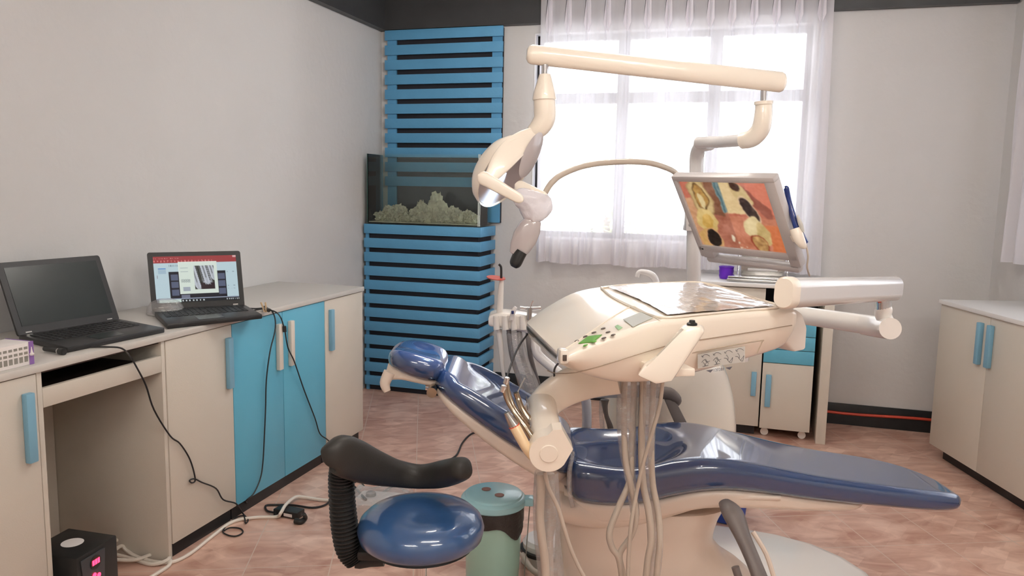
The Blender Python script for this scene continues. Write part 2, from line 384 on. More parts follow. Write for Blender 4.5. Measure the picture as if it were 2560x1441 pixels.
# ceiling tube lamps (out of view overhead, they light the near side; one is added for the back)
def tube_lamp(cx, cy, L, label):
    t = thing('ceiling_lamp', (cx, cy, CE - 0.09), label, 'lamp')
    b = new(); box(b, cx - L / 2, cx + L / 2, cy - 0.035, cy + 0.035, CE - 0.045, CE - 0.001, 0.006); obj('housing', b, M_WHITEP, t)
    b = new(); tube(b, [V((cx - L / 2 + 0.03, cy, CE - 0.068)), V((cx + L / 2 - 0.03, cy, CE - 0.068))], 0.018, 12, 1); obj('glow_tube', b, M_TUBE, t)
    b = new(); box(b, cx - L / 2 + 0.005, cx - L / 2 + 0.03, cy - 0.02, cy + 0.02, CE - 0.092, CE - 0.045, 0.003); obj('end_socket', b, M_WHITEP, t)
    b = new(); box(b, cx + L / 2 - 0.03, cx + L / 2 - 0.005, cy - 0.02, cy + 0.02, CE - 0.092, CE - 0.045, 0.003); obj('end_socket', b, M_WHITEP, t)
tube_lamp(0.5, 0.9, 1.2, 'long ceiling tube lamp above the front of the treatment chair')
tube_lamp(0.35, 3.35, 1.2, 'unseen ceiling tube lamp added to brighten the back of the room')  # added fill lamp, lifts the floor and walls towards the back
tube_lamp(-0.9, -0.6, 1.2, 'long ceiling tube lamp near the rear wall')
tube_lamp(1.6, -0.4, 1.2, 'long ceiling tube lamp near the right wall behind the camera')

# ================================================================== LEFT CABINET RUN
V0 = 1.392; UF = 0.569                 # far end and front plane of the run
HT = 0.92
def handle(parent, vc, m, u=UF, z0=0.617, z1=0.84):
    b = new(); wbox(b, u, u + 0.022, vc - 0.016, vc + 0.016, z0, z1, 0.004); obj('handle', b, m, parent)
def low_cab(v0, v1, doors, label, legs=True):
    t = thing('base_cabinet', W(0.3, (v0 + v1) / 2, 0), label, 'cabinet')
    b = new(); wbox(b, 0.004, UF - 0.02, v0 + 0.001, v1 - 0.001, 0.075, HT - 0.026); obj('body', b, M_BOARD, t)
    b = new(); wbox(b, 0.06, UF - 0.03, v0 + 0.004, v1 - 0.004, 0.0, 0.075); obj('plinth', b, M_KICK, t)
    for (a0, a1, m, hv, hm) in doors:
        b = new(); wbox(b, UF - 0.019, UF, a0 + 0.002, a1 - 0.002, 0.07, HT - 0.029, 0.0012)
        d = obj('door', b, m, t, 'blue door' if m is M_BLUED else None); handle(d, hv, hm)
    return t
low_cab(V0, V0 + 0.42, [(V0, V0 + 0.42, M_BOARD, V0 + 0.367, M_BLUEH)], 'cream base cabinet with blue handle at the tower end of the run')
low_cab(V0 + 0.42, V0 + 1.19, [(V0 + 0.42, V0 + 0.808, M_BLUED, V0 + 0.750, M_CREAMH), (V0 + 0.808, V0 + 1.19, M_BLUED, V0 + 0.85, M_CREAMH)], 'base cabinet with two bright blue doors and cream handles')
low_cab(V0 + 1.19, V0 + 1.592, [(V0 + 1.19, V0 + 1.592, M_BOARD, V0 + 1.222, M_BLUEH)], 'cream base cabinet between the blue doors and the knee space')
low_cab(V0 + 2.158, V0 + 2.96, [(V0 + 2.158, V0 + 2.558, M_BOARD, V0 + 2.20, M_BLUEH), (V0 + 2.56, V0 + 2.96, M_BOARD, V0 + 2.92, M_BLUEH)], 'cream base cabinet nearest the camera on the left')
# desk opening: side panels, back, slide-out shelf
t = thing('desk_insert', W(0.3, V0 + 1.87, 0), 'open knee space of the desk with a dark keyboard shelf', 'desk')
for va in (V0 + 1.594, V0 + 2.138):
    b = new(); wbox(b, 0.004, UF - 0.002, va, va + 0.018, 0.0, HT - 0.026, 0.001); obj('side_panel', b, M_BOARD, t)
b = new(); wbox(b, 0.004, 0.02, V0 + 1.613, V0 + 2.137, 0.0, HT - 0.026); obj('back_panel', b, M_BOARD, t)
b = new(); wbox(b, 0.022, UF - 0.03, V0 + 1.615, V0 + 2.135, 0.792, 0.808); obj('shelf', b, M_DARKIN, t)
b = new(); wbox(b, UF - 0.02, UF - 0.002, V0 + 1.613, V0 + 2.137, 0.775, 0.838, 0.001); obj('front_rail', b, M_BOARD, t)
b = new(); wbox(b, 0.022, UF - 0.012, V0 + 1.613, V0 + 2.137, 0.886, 0.892); obj('upper_lining', b, M_DARKIN, t)
b = new(); wbox(b, 0.004, UF + 0.008, V0 - 0.008, V0 + 2.97, HT - 0.025, HT, 0.003)
obj('worktop', b, M_TOP, label='long pale laminate worktop carrying the two laptops', cat='worktop')

# ================================================================== SLATTED TOWER, TANK, WALL PANEL
t = thing('slatted_stand', W(0.47, 0.17, 0), 'tall bright blue slatted stand under the glass tank', 'stand')
TU0, TU1, TV = 0.022, 0.915, 0.335
b = new(); wbox(b, TU0 + 0.03, TU1 - 0.03, 0.02, TV - 0.03, 0.0, 1.20); obj('carcass', b, M_BACKB, t)
b = new(); wbox(b, TU0 + 0.003, TU0 + 0.028, TV - 0.048, TV - 0.020, 0.0, 1.22); obj('corner_post', b, M_SLAT, t)
for i in range(12):
    z1 = 1.226 - i * 0.1015; z0 = z1 - 0.068
    b = new(); wbox(b, TU0, TU1, TV - 0.018, TV, z0, z1, 0.0015); obj('slat', b, M_SLAT, t)
    b = new(); wbox(b, TU1 - 0.018, TU1, 0.01, TV - 0.0185, z0, z1, 0.0015); obj('side_slat', b, M_SLAT, t)
t = thing('slatted_wall_panel', W(0.5, 0.03, 1.3), 'bright blue slatted panel hung on the wall above the tank', 'wall panel')
b = new(); wbox(b, 0.06, 0.955, 0.002, 0.018, 1.25, BZ - 0.01); obj('backing', b, M_BACKB, t)
for ua in (0.064, 0.878):
    b = new(); wbox(b, ua, ua + 0.072, 0.019, 0.034, 1.25, BZ - 0.01); obj('upright', b, M_SLAT, t)
for i in range(11):
    z1 = BZ - 0.004 - i * 0.1055
    b = new(); wbox(b, 0.05, 0.96, 0.035, 0.052, z1 - 0.070, z1, 0.0015); obj('slat', b, M_SLAT, t)
# tank
ZT0, ZT1 = 1.232, 1.725
t = thing('glass_tank', W(0.47, 0.2, ZT0), 'empty rimless glass tank with rocks on the slatted stand', 'aquarium')
TA0, TA1, TB0, TB1 = 0.045, 0.905, 0.075, 0.325
def pane(u0, u1, v0, v1, z0, z1, nm='glass_side'):
    b = new(); wbox(b, u0, u1, v0, v1, z0, z1); obj(nm, b, M_AQUA, t)
pane(TA0, TA1, TB0, TB1, ZT0, ZT0 + 0.006, 'glass_base')
pane(TA0, TA1, TB1 - 0.006, TB1, ZT0 + 0.007, ZT1); pane(TA0, TA1, TB0, TB0 + 0.006, ZT0 + 0.007, ZT1)
pane(TA0, TA0 + 0.006, TB0 + 0.007, TB1 - 0.007, ZT0 + 0.007, ZT1); pane(TA1 - 0.006, TA1, TB0 + 0.007, TB1 - 0.007, ZT0 + 0.007, ZT1)
M_EDGE = mat('glass_edge', (0.05, 0.10, 0.09), 0.15); M_EDGEL = mat('pale_edge', (0.6, 0.68, 0.66), 0.15)
b = new(); wbox(b, TA0 - 0.001, TA0 + 0.004, TB1 - 0.001, TB1 + 0.002, ZT0, ZT1); obj('seam', b, M_EDGE, t)
b = new(); wbox(b, TA1 - 0.016, TA1 - 0.008, TB1, TB1 + 0.002, ZT0, ZT1); wbox(b, TA1 - 0.004, TA1 + 0.001, TB1 - 0.001, TB1 + 0.002, ZT0, ZT1); obj('seam', b, M_EDGEL, t)
b = new(); wbox(b, TA0, TA1, TB1 - 0.03, TB1 - 0.008, ZT1 - 0.032, ZT1 - 0.026); obj('bracing_strip', b, M_AQUA, t)
b = new(); wbox(b, TA0 + 0.008, TA1 - 0.008, TB0 + 0.008, TB1 - 0.008, ZT0 + 0.007, ZT0 + 0.014); obj('sand', b, M_ROCK, t, 'sandy grey gravel layer')
rocks = [(0.115, 0.25, 0.045, 0.065), (0.145, 0.20, 0.04, 0.10), (0.22, 0.22, 0.055, 0.11), (0.275, 0.25, 0.045, 0.10), (0.33, 0.26, 0.045, 0.05), (0.39, 0.25, 0.045, 0.10), (0.42, 0.21, 0.04, 0.15),
         (0.48, 0.26, 0.055, 0.10), (0.53, 0.22, 0.062, 0.19), (0.575, 0.25, 0.055, 0.14), (0.62, 0.27, 0.045, 0.07), (0.665, 0.23, 0.05, 0.11), (0.72, 0.25, 0.045, 0.09), (0.77, 0.22, 0.045, 0.09), (0.825, 0.24, 0.04, 0.07), (0.86, 0.20, 0.03, 0.05)]
rlab = ['low tan rock at the wall end of the tank', 'upright tan rock near the wall end of the tank', 'broad knobbly tan rock left of the low gap', 'bumpy rock beside the low gap in the tank', 'low flat rock lying in the gap', 'tall narrow knobbly rock right of the gap', 'slim rock rising behind the narrow knobbly one', 'wide rock at the foot of the tallest rock',
        'tallest round-topped rock in the middle of the tank', 'reddish leaning rock right of the tallest one', 'low rock in front of the leaning one', 'rounded rock right of the leaning one', 'sloping rock in the right half of the tank', 'greenish low rock before the tank corner', 'small rock against the right glass', 'smallest rock in the right back corner of the tank']
for (u, v, r, h), lb in zip(rocks, rlab):
    b = new(); bmesh.ops.create_icosphere(b, subdivisions=4, radius=1)
    off = V((random.random() * 9, random.random() * 9, 0))
    for vv in b.verts:
        d = 1 + 0.42 * noise.fractal(vv.co * 1.6 + off, 0.6, 2.2, 4) + 0.16 * noise.noise(vv.co * 6 + off)
        vv.co = vv.co * d
        vv.co = V((vv.co.x * r, vv.co.y * min(r, 0.045), (vv.co.z + 0.8) * h / 1.75))
        if vv.co.z < 0: vv.co.z = 0
    bmesh.ops.transform(b, matrix=Matrix.Translation(W(u, v, ZT0 + 0.0145)) @ Matrix.Rotation(-A17, 4, 'Z'), verts=b.verts)
    obj('rock', b, M_ROCK, label=lb, cat='rock', group='rocks in the tank')

# ================================================================== CURTAINS
def curtain(name, to, w, ztop, zbot, npl, label, amp=0.028, flare=0.0):
    b = new(); nx, nz = npl * 22, 60; g = []
    ph = [random.uniform(-0.8, 0.8) for _ in range(npl + 1)]; pw = [random.uniform(0.7, 1.25) for _ in range(npl + 2)]
    for j in range(nz + 1):
        tz = j / nz; row = []
        for i in range(nx + 1):
            s = i / nx; x = s * npl; k = int(min(x, npl - 1)); f = x - k
            # pinch pleat at the top opening into soft folds
            d = abs(f - 0.5)
            pin = math.exp(-(d / 0.07) ** 2) * (1 - tz) ** 3 * 0.055
            fold = amp * (0.55 + 0.45 * tz) * math.sin(2 * math.pi * x * 1.0 + ph[k] * (1 - abs(2 * f - 1)) * 2 * tz) * pw[k] * (0.25 + 0.75 * min(1, tz * 2.2))
            fold += 0.012 * math.sin(2 * math.pi * x * 2.3 + 4 * tz) * tz + 0.006 * noise.noise(V((x * 2, tz * 3, 0)))
            a = s * w + 0.018 * math.sin(2 * math.pi * x * 0.5 + 1.3) * tz + flare * (0.5 - s) * -tz
            row.append(b.verts.new(to(a, 0.07 + fold + pin, ztop + (zbot - ztop) * tz + (0.006 * math.sin(x * 2.1) if j == nz else 0))))
        g.append(row)
    for j in range(nz):
        for i in range(nx): b.faces.new((g[j][i], g[j][i + 1], g[j + 1][i + 1], g[j + 1][i]))
    t = obj(name, b, M_SHEER, label=label, cat='curtain', smooth=180)
    # heading tape band
    return t
CU0, CU1 = 1.245, 3.10
c1 = curtain('sheer_curtain', lambda a, d, z: W(CU0 + a, d + 0.03, z), CU1 - CU0, 2.838, 0.985, 14, 'white pleated sheer curtain over the large window', 0.026, 0.03)
c2 = curtain('sheer_curtain', lambda a, d, z: V((rx - 0.04 - d, 4.50 - a, z)), 2.5, 2.838, 1.13, 16, 'white sheer curtain at the right edge of the room', 0.03)
b = new()
for i in range(0, 14):
    u = CU0 + (i + 0.5) / 14 * (CU1 - CU0)
    p = W(u, 0.115, 2.836)
    for s in (-1, 0, 1):
        prism(b, [p + WU * (s * 0.010 - 0.004), p + WU * (s * 0.010 + 0.004), p + WU * (s * 0.026) - ZV * 0.24 + WV * 0.012, p + WU * (s * 0.004) - ZV * 0.30], WV * 0.003)
obj('pinch_pleats', b, M_SHEER, c1)
b = new(); tube(b, [W(CU0 - 0.05, 0.10, 2.840), W(CU1 + 0.05, 0.10, 2.840)], 0.012, 10, 1); obj('curtain_rail', b, M_WHITEP, label='white curtain rail above the large window', cat='curtain rail')
b = new(); tube(b, [V((rx - 0.11, 4.55, 2.840)), V((rx - 0.11, 2.0, 2.840))], 0.012, 10, 1); obj('curtain_rail', b, M_WHITEP, label='white curtain rail along the right wall', cat='curtain rail')

# ================================================================== DESK UNDER THE WINDOW, RIGHT CABINET
DH = 0.955
b = new(); wbox(b, 2.38, 3.20, 0.02, 0.515, DH - 0.022, DH, 0.002); obj('worktop', b, M_WTOP, label='white desk top under the window behind the treatment unit', cat='worktop')
t = thing('window_desk', W(2.8, 0.25, 0), 'cream desk side panels under the white desk top', 'desk')
b = new(); wbox(b, 3.135, 3.19, 0.02, 0.50, 0, DH - 0.023, 0.001); obj('side_panel', b, M_BOARD, t)
b = new(); wbox(b, 2.40, 2.418, 0.02, 0.50, 0, DH - 0.023, 0.001); obj('side_panel', b, M_BOARD, t)
b = new(); wbox(b, 2.42, 3.134, 0.02, 0.035, 0.1, DH - 0.023); obj('back_panel', b, M_BACKB, t)
t = thing('base_cabinet', W(2.6, 0.25, 0), 'cream cabinet beside the blue drawers under the desk', 'cabinet')
b = new(); wbox(b, 2.42, 2.80, 0.04, 0.47, 0.065, DH - 0.025); obj('body', b, M_BOARD, t)
b = new(); wbox(b, 2.45, 2.78, 0.06, 0.43, 0.0, 0.065); obj('plinth', b, M_KICK, t)
b = new(); wbox(b, 2.421, 2.799, 0.471, 0.488, 0.067, DH - 0.03, 0.001); d = obj('door', b, M_BOARD, t)
b = new(); wbox(b, 2.745, 2.775, 0.4885, 0.508, 0.26, 0.41, 0.003); obj('handle', b, M_BLUEH, d)
t = thing('drawer_pedestal', W(2.95, 0.25, 0), 'wheeled pedestal with blue drawers above a cream door', 'drawer unit')
b = new(); wbox(b, 2.808, 3.098, 0.06, 0.47, 0.058, 0.75); obj('body', b, M_BOARD, t)
for z0, z1 in ((0.475, 0.557), (0.561, 0.643), (0.647, 0.75)):
    b = new(); wbox(b, 2.808, 3.098, 0.471, 0.488, z0, z1, 0.001); obj('drawer', b, M_BLUED, t, 'blue drawer front')
b = new(); wbox(b, 2.808, 3.098, 0.471, 0.488, 0.06, 0.471, 0.001); d = obj('door', b, M_BOARD, t)
b = new(); wbox(b, 2.83, 2.862, 0.4885, 0.508, 0.20, 0.40, 0.003); obj('handle', b, M_BLUEH, d)
for u, v in ((2.84, 0.12), (3.06, 0.12), (2.84, 0.42), (3.06, 0.42)):
    b = new(); tube(b, [W(u, v - 0.012, 0.024), W(u, v + 0.012, 0.024)], 0.024, 14, 1); obox(b, W(u - 0.012, v - 0.016, 0.04), WU * 0.024, WV * 0.032, ZV * 0.018); obj('caster', b, M_WHITEP, t)
# right cabinet
XR = 2.44
t = thing('base_cabinet', (2.68, 3.5, 0), 'wide cream cabinet with paired blue handles along the right wall', 'cabinet')
b = new(); box(b, XR + 0.02, rx - 0.02, 2.55, 4.385, 0.08, 0.894); obj('body', b, M_BOARD, t)
b = new(); box(b, XR + 0.06, rx - 0.05, 2.6, 4.34, 0.0, 0.08); obj('plinth', b, M_KICK, t)
for y0, y1, hy in ((3.925, 4.386, 3.987), (3.463, 3.922, 3.90), (3.0, 3.46, 3.06), (2.55, 2.997, 2.98)):
    b = new(); box(b, XR, XR + 0.019, y0, y1, 0.075, 0.892, 0.001); d = obj('door', b, M_BOARD, t)
    b = new(); box(b, XR - 0.024, XR, hy - 0.017, hy + 0.017, 0.635, 0.855, 0.004); obj('handle', b, M_BLUEH, d)
b = new(); box(b, XR - 0.012, rx - 0.016, 2.5, 4.395, 0.895, 0.918, 0.002); obj('worktop', b, M_WTOP, label='white worktop on the cabinet along the right wall', cat='worktop')
b = new(); tube(b, [W(u, 0.026, 0.085 + 0.006 * math.sin(u * 7)) for u in (3.21, 3.35, 3.5, 3.65, 3.8, 4.0, 4.08)], 0.009, 8, 3); obj('conduit', b, M_RED, label='red cable running along the black skirting', cat='cable')

# ================================================================== LAPTOPS
def laptop(tl, tr, br, bl, fl, fr_, label, pic, keycol=M_LAPTOP):
    t = thing('laptop', (bl + br) / 2 - ZV * 0.012, label, 'laptop')
    ex = (br - bl); n = ex.cross(tl - bl).normalized()
    if n.y > 0: n = -n
    b = new(); nn = -n * 0.009
    w = ex.length; up = (tl - bl); h = up.length; exn = ex / w; upn = up / h
    ring = [bl + exn * x + upn * y for x, y in rrect(w, h, 0.010, 4, 2, 2)]
    loft(b, [ring, [p + nn for p in ring]]); obj('lid', b, M_LAPTOP, t)
    mx, mt, mb = 0.055, 0.075, 0.12
    q = lambda a, c, e=0.0012: bl + exn * (w * a) + upn * (h * c) + n * e
    if pic: picture('screen', q(mx, 1 - mt), q(1 - mx, 1 - mt), q(1 - mx, mb), q(mx, mb), 176, 100, pic, t, 'lit screen showing a tooth x-ray')
    else:
        b = new(); ring = [q(mx, mb), q(1 - mx, mb), q(1 - mx, 1 - mt), q(mx, 1 - mt)]; loft(b, [ring, [p - n * 0.001 for p in ring]]); obj('screen', b, M_SCREENOFF, t, 'switched off dark screen')
    # base
    z = 0.9205; f = lambda p, zz: V((p.x, p.y, zz))
    b = new(); prism(b, [f(bl, z), f(br, z), f(fr_, z), f(fl, z)], ZV * 0.020, 0.004); obj('base', b, M_LAPTOP, t)
    b = new()
    for r in range(6):
        for c in range(15):
            a0, a1 = 0.06 + c * 0.0585, 0.06 + c * 0.0585 + 0.048; c0, c1 = 0.10 + r * 0.085, 0.10 + r * 0.085 + 0.068
            g = lambda a, c_: f((bl * (1 - a) + br * a) * (1 - c_) + (fl * (1 - a) + fr_ * a) * c_, z + 0.0202)
            prism(b, [g(a0, c0), g(a1, c0), g(a1, c1), g(a0, c1)], ZV * 0.0018)
    obj('keyboard', b, M_KEY, t)
    b = new(); g = lambda a, c_: f((bl * (1 - a) + br * a) * (1 - c_) + (fl * (1 - a) + fr_ * a) * c_, z + 0.0203)
    prism(b, [g(0.33, 0.68), g(0.60, 0.68), g(0.60, 0.93), g(0.33, 0.93)], ZV * 0.0006); obj('touchpad', b, M_SCREENOFF, t)
    b = new()
    for a in (0.07, 0.87): ring = [q(a, 0.03, 0.0003), q(a + 0.055, 0.03, 0.0003), q(a + 0.055, 0.045, 0.0003), q(a, 0.045, 0.0003)]; loft(b, [ring, [p + n * 0.0004 for p in ring]])
    obj('badge', b, M_STEEL, t)
    return t
def xray(u, v):
    if v < 0.145:
        s = (153, 52, 56)
        if v < 0.045 and u > 0.955: s = (205, 160, 160)
        if 0.035 < v < 0.06 and u < 0.30 and noise.noise(V((u * 90, 1, 0))) > 0.1: s = (205, 140, 140)
        if 0.085 < v < 0.13 and u < 0.70 and math.sin(u * 155) > 0.35 and noise.noise(V((u * 160, v * 120, 3))) > -0.15: s = (215, 130, 130)
        s0 = s
    else: s0 = None
    base = (184, 206, 214)
    if v > 0.935:
        if u < 0.03: return (205, 215, 220) if 0.012 < u < 0.022 else (20, 30, 40)
        if u < 0.29: return (196, 214, 208)
        k = math.sin((u - 0.30) * 150)
        if u < 0.58 and k > 0.3 and 0.95 < v < 0.985: return (196, 206, 208)
        if u > 0.84 and math.sin(u * 260) > 0.2 and 0.95 < v < 0.985: return (190, 196, 200)
        return (16, 22, 30)
    if v > 0.915: return (140, 150, 170)
    # dialog
    if 0.285 < u < 0.755 and 0.12 < v < 0.83:
        if 0.47 < u < 0.715 and 0.21 < v < 0.74:
            a = (u - 0.47) / 0.245; c = (v - 0.21) / 0.53
            x = a - 0.22 * c
            g = 0.42 + 0.26 * math.sin(x * 20 + 1.2) + 0.10 * noise.noise(V((a * 14, c * 9, 5)))
            for tx, ty, tw in ((0.16, 0.86, 0.14), (0.62, 0.66, 0.14), (0.95, 0.50, 0.13), (-0.12, 0.9, 0.1)):
                dd = abs(a - tx - (c - ty) * 0.28) / tw
                if dd < 1 and c < ty + 0.14 * (1 - dd * dd): g = max(g, 0.60 + 0.22 * (1 - abs(dd - 0.6)) - 0.25 * (dd < 0.2 and c < ty - 0.15))
                elif 1 <= dd < 1.25 and c < ty: g = min(g, 0.14)
            if c > 0.72 and all(not (abs(a - tx - (c - ty) * 0.28) / tw < 1 and c < ty + 0.14) for tx, ty, tw in ((0.16, 0.86, 0.14), (0.62, 0.66, 0.14), (0.95, 0.5, 0.13))) and a > 0.3: return (40, 22, 30)
            g = max(0.08, min(0.9, g)); return (g * 225 + 8, g * 232 + 8, g * 255)
        if 0.31 < u < 0.40 and (0.25 < v < 0.27 or 0.335 < v < 0.35): return (150, 160, 170)
        if 0.31 < u < 0.42 and 0.50 < v < 0.575 and math.sin(u * 300) * math.sin(v * 260) > 0: return (120, 130, 136)
        if 0.325 < u < 0.41 and 0.67 < v < 0.77: return (158, 166, 178)
        if v < 0.135 or u < 0.29 or u > 0.75: return (232, 240, 232)
        return (212, 224, 214)
    if s0: return s0
    if (0.17 < u < 0.855) and 0.335 < v < 0.915:
        for cu in (0.235, 0.80):
            for cv in (0.46, 0.62, 0.79):
                if abs(u - cu) < 0.042 and abs(v - cv) < 0.065: return (84, 92, 116)
        if 0.30 < u < 0.40 and v > 0.84: return (110, 114, 134)
        return (20, 20, 34)
    if 0.05 < u < 0.14 and 0.25 < v < 0.28: return (70, 130, 200)
    if 0.05 < u < 0.14 and 0.28 < v < 0.38: return (160, 184, 200)
    if 0.18 < u < 0.28 and 0.18 < v < 0.23 and math.sin(u * 320) > 0.4: return (110, 120, 130)
    if u > 0.87 and (0.35 < v < 0.38 or 0.66 < v < 0.685 or 0.73 < v < 0.75) and noise.noise(V((u * 60, 0, v))) > 0: return (140, 156, 166)
    if 0.03 < u < 0.037 and 0.40 < v < 0.48: return (120, 90, 110)
    return base
lid_off = 0.014
l1bl, l1br = V((-1.775, 2.762, 0.936)), V((-1.600, 3.140, 0.936))
l1tl, l1tr = V((-1.868, 2.802, 1.196)), V((-1.690, 3.195, 1.185))
L1 = laptop(l1tl, l1tr, l1br, l1bl, PZ(168, 876, 0.93), PZ(412, 826, 0.93), 'black laptop with a dark switched-off screen beside the tissue box', None)
l2bl, l2br = P(380, 783, 3.40), P(612, 768, 3.585)
l2bl.z = 0.934; l2br.z = 0.934
l2tl, l2tr = P(367, 632, 3.43), P(603, 627, 3.63)
L2 = laptop(l2tl, l2tr, l2br, l2bl, PZ(418, 818, 0.93), PZ(656, 792, 0.93), 'black laptop with a lit screen showing a tooth x-ray', xray)

# ================================================================== SMALL ITEMS ON THE WORKTOP
t = thing('tissue_box', PZ(45, 915, 0.92), 'small white and purple carton at the left edge of the worktop', 'box')
a0 = PZ(-20, 935, 0.9205); a1 = PZ(84, 910, 0.9205); ex = a1 - a0; ey = V((-ex.y, ex.x, 0)).normalized() * 0.11
b = new(); obox(b, a0, ex, ey, ZV * 0.072, 0.002); tb = obj('carton', b, M_PAPER, t)
b = new(); obox(b, a1 - ey * 0.004, ex.normalized() * 0.003 + ex * 0.0, ey * 1.01, ZV * 0.073); obox(b, a1 - ex * 0.10 - ey * 0.012, ex * 0.10, ey * 0.01, ZV * 0.073); obj('purple_end', b, M_LILAC, t, 'purple printed end')
b = new()
for i in range(7):
    for z0, z1 in ((0.052, 0.060), (0.036, 0.044), (0.012, 0.030)):
        obox(b, a0 + ex * (0.03 + i * 0.125) - ey * 0.008 + ZV * z0, ex * 0.085, ey * 0.007, ZV * (z1 - z0))
obj('print', b, M_PRINT, t)
b = new(); lathe(b, [(0.001, 0), (0.006, 0.001), (0.0075, 0.006), (0.004, 0.010), (0.002, 0.02), (0.001, 0.028)], a1 - ex * 0.045 - ey * 0.02 + ZV * 0.028, n=12); obj('white_mark', b, M_PAPER, t)
b = new(); bmesh.ops.create_icosphere(b, subdivisions=3, radius=1)
for vv in b.verts:
    d = 1 + 0.35 * noise.noise(vv.co * 2.4); vv.co = V((vv.co.x * 0.04 * d, vv.co.y * 0.035 * d, max(0, (vv.co.z + 0.6)) * 0.03 * d))
bmesh.ops.translate(b, verts=b.verts, vec=a0 + ex * 0.28 + ey * 1.55 + ZV * 0.0003); 
for vv in b.verts: vv.co.z += 0.0
obj('cleaning_cloth', b, mat('blue_cloth', srgb(96, 96, 200), 0.7, bump=0.5, bscale=60), label='crumpled blue cloth behind the purple and white carton', cat='cloth')
# marker pen under the laptop edge
pa, pb = PZ(112, 872, 0.932), PZ(160, 880, 0.932)
t = thing('flash_torch', (pa + pb) / 2 - ZV * 0.012, 'small black torch lying in front of the switched-off laptop', 'torch')
b = new(); tube(b, [pa, pa + (pb - pa) * 0.72], 0.0085, 14, 1); obj('barrel', b, M_BLACK, t)
b = new(); tube(b, [pa + (pb - pa) * 0.72, pa + (pb - pa) * 0.78], 0.0105, 14, 1); obj('ring', b, M_STEEL, t)
b = new(); tube(b, [pa + (pb - pa) * 0.78, pb], [0.011, 0.0115], 14, 1); obj('head', b, M_BLACK, t)
# clear domed bowl with cotton between the laptops
c = PZ(372, 800, 0.9205) + V((0.0, 0.16, 0))
t = thing('plastic_bowl', c, 'clear plastic bowl upturned between the two laptops', 'bowl')
b = new(); lathe(b, [(0.075, 0.0), (0.078, 0.004), (0.074, 0.03), (0.06, 0.052), (0.03, 0.066), (0.001, 0.068)], c, n=32); obj('dome', b, M_FILM, t)
b = new(); tube(b, [c + V((0.077 * math.cos(a), 0.077 * math.sin(a), 0.004)) for a in [i * math.pi / 12 for i in range(25)]], 0.0025, 8, 2, False); obj('rim', b, M_FILM, t)
# wooden peg
pc = PZ(664, 781, 0.9205)
t = thing('clothes_peg', pc, 'pale wooden clothes peg clipped on the cable behind the worktop edge', 'peg')
for s in (-1, 1):
    b = new(); obox(b, pc + V((s * 0.004 - 0.003, -0.004, 0.0)), V((0.006, 0, 0)), V((0, 0.010, 0)), V((s * 0.006 - 0.010, 0.0, 0.045)), 0.001); obj('prong', b, M_WOODC, t)
b = new(); tube(b, [pc + V((-0.012, -0.001, 0.018)), pc + V((0.006, -0.001, 0.018))], 0.003, 8, 1); obj('spring', b, M_STEEL, t)

# ================================================================== CABLES ON THE LEFT
FP = W(UF, 0, 0)
def onf(x, y, off=0.012): return PP(x, y, W(UF + off, 0, 0), WU)
b = new()
pts = [PZ(228, 868, 0.925), PZ(270, 868, 0.925), PZ(305, 872, 0.926), onf(326, 893, 0.016), onf(345, 925), onf(365, 965), onf(385, 1025), onf(425, 1090), onf(450, 1110), onf(475, 1150), onf(488, 1198), onf(480, 1208), onf(474, 1202), onf(486, 1198), onf(505, 1207), onf(540, 1222), onf(558, 1250), onf(590, 1260), PZ(606, 1283, 0.006), PZ(620, 1300, 0.006), PZ(614, 1309, 0.006), PZ(612, 1298, 0.012), PZ(608, 1285, 0.02)]
tube(b, pts, 0.0032, 8, 5)
pts = [PZ(560, 1328, 0.005), PZ(575, 1320, 0.005), PZ(600, 1322, 0.005), PZ(607, 1332, 0.005), PZ(590, 1341, 0.005), PZ(568, 1338, 0.005), PZ(558, 1326, 0.005), PZ(590, 1295, 0.005), PZ(612, 1290, 0.012)]
tube(b, pts, 0.0032, 8, 5)
obj('laptop_cable', b, M_CABLE, label='thin black cable looping down past the knee space to the floor', cat='cable')
b = new()
tube(b, [PZ(615, 771, 0.925), PZ(640, 772, 0.926), PZ(665, 771, 0.928), onf(680, 778, 0.01), onf(688, 800, 0.02), onf(687, 830, 0.026), onf(675, 880, 0.026), onf(666, 950), onf(664, 1020), onf(661, 1090), onf(657, 1160), onf(650, 1200), onf(634, 1235), onf(616, 1252), PZ(618, 1262, 0.004), PZ(612, 1275, 0.004)], 0.0032, 8, 5)
obj('laptop_cable', b, M_CABLE, label='black cable hanging from the lit laptop across the blue door', cat='cable')
t = thing('charger_cable', PZ(668, 775, 0.92), 'black charger cable with a thick plug running to the stool', 'cable')
b = new()
tube(b, [PZ(632, 777, 0.930), PZ(655, 773, 0.932), PZ(668, 774, 0.930), PZ(690, 781, 0.925), onf(702, 795, 0.012), onf(709, 815, 0.03), onf(712, 826, 0.03), onf(720, 870, 0.03), onf(736, 905, 0.03), onf(760, 975), onf(787, 1045), onf(800, 1085), onf(822, 1103), PZ(850, 1140, 0.006), PZ(880, 1180, 0.006), PZ(910, 1215, 0.006)], 0.0032, 8, 5)
obj('wire', b, M_CABLE, t)
b = new(); tube(b, [PZ(662, 770, 0.930), PZ(672, 777, 0.930)], [0.010, 0.008], 10, 1); obj('plug', b, M_BLACK, t)
b = new(); tube(b, [onf(711, 816, 0.03), onf(712, 830, 0.03)], 0.009, 10, 1); obj('ferrite', b, M_BLACK, t)
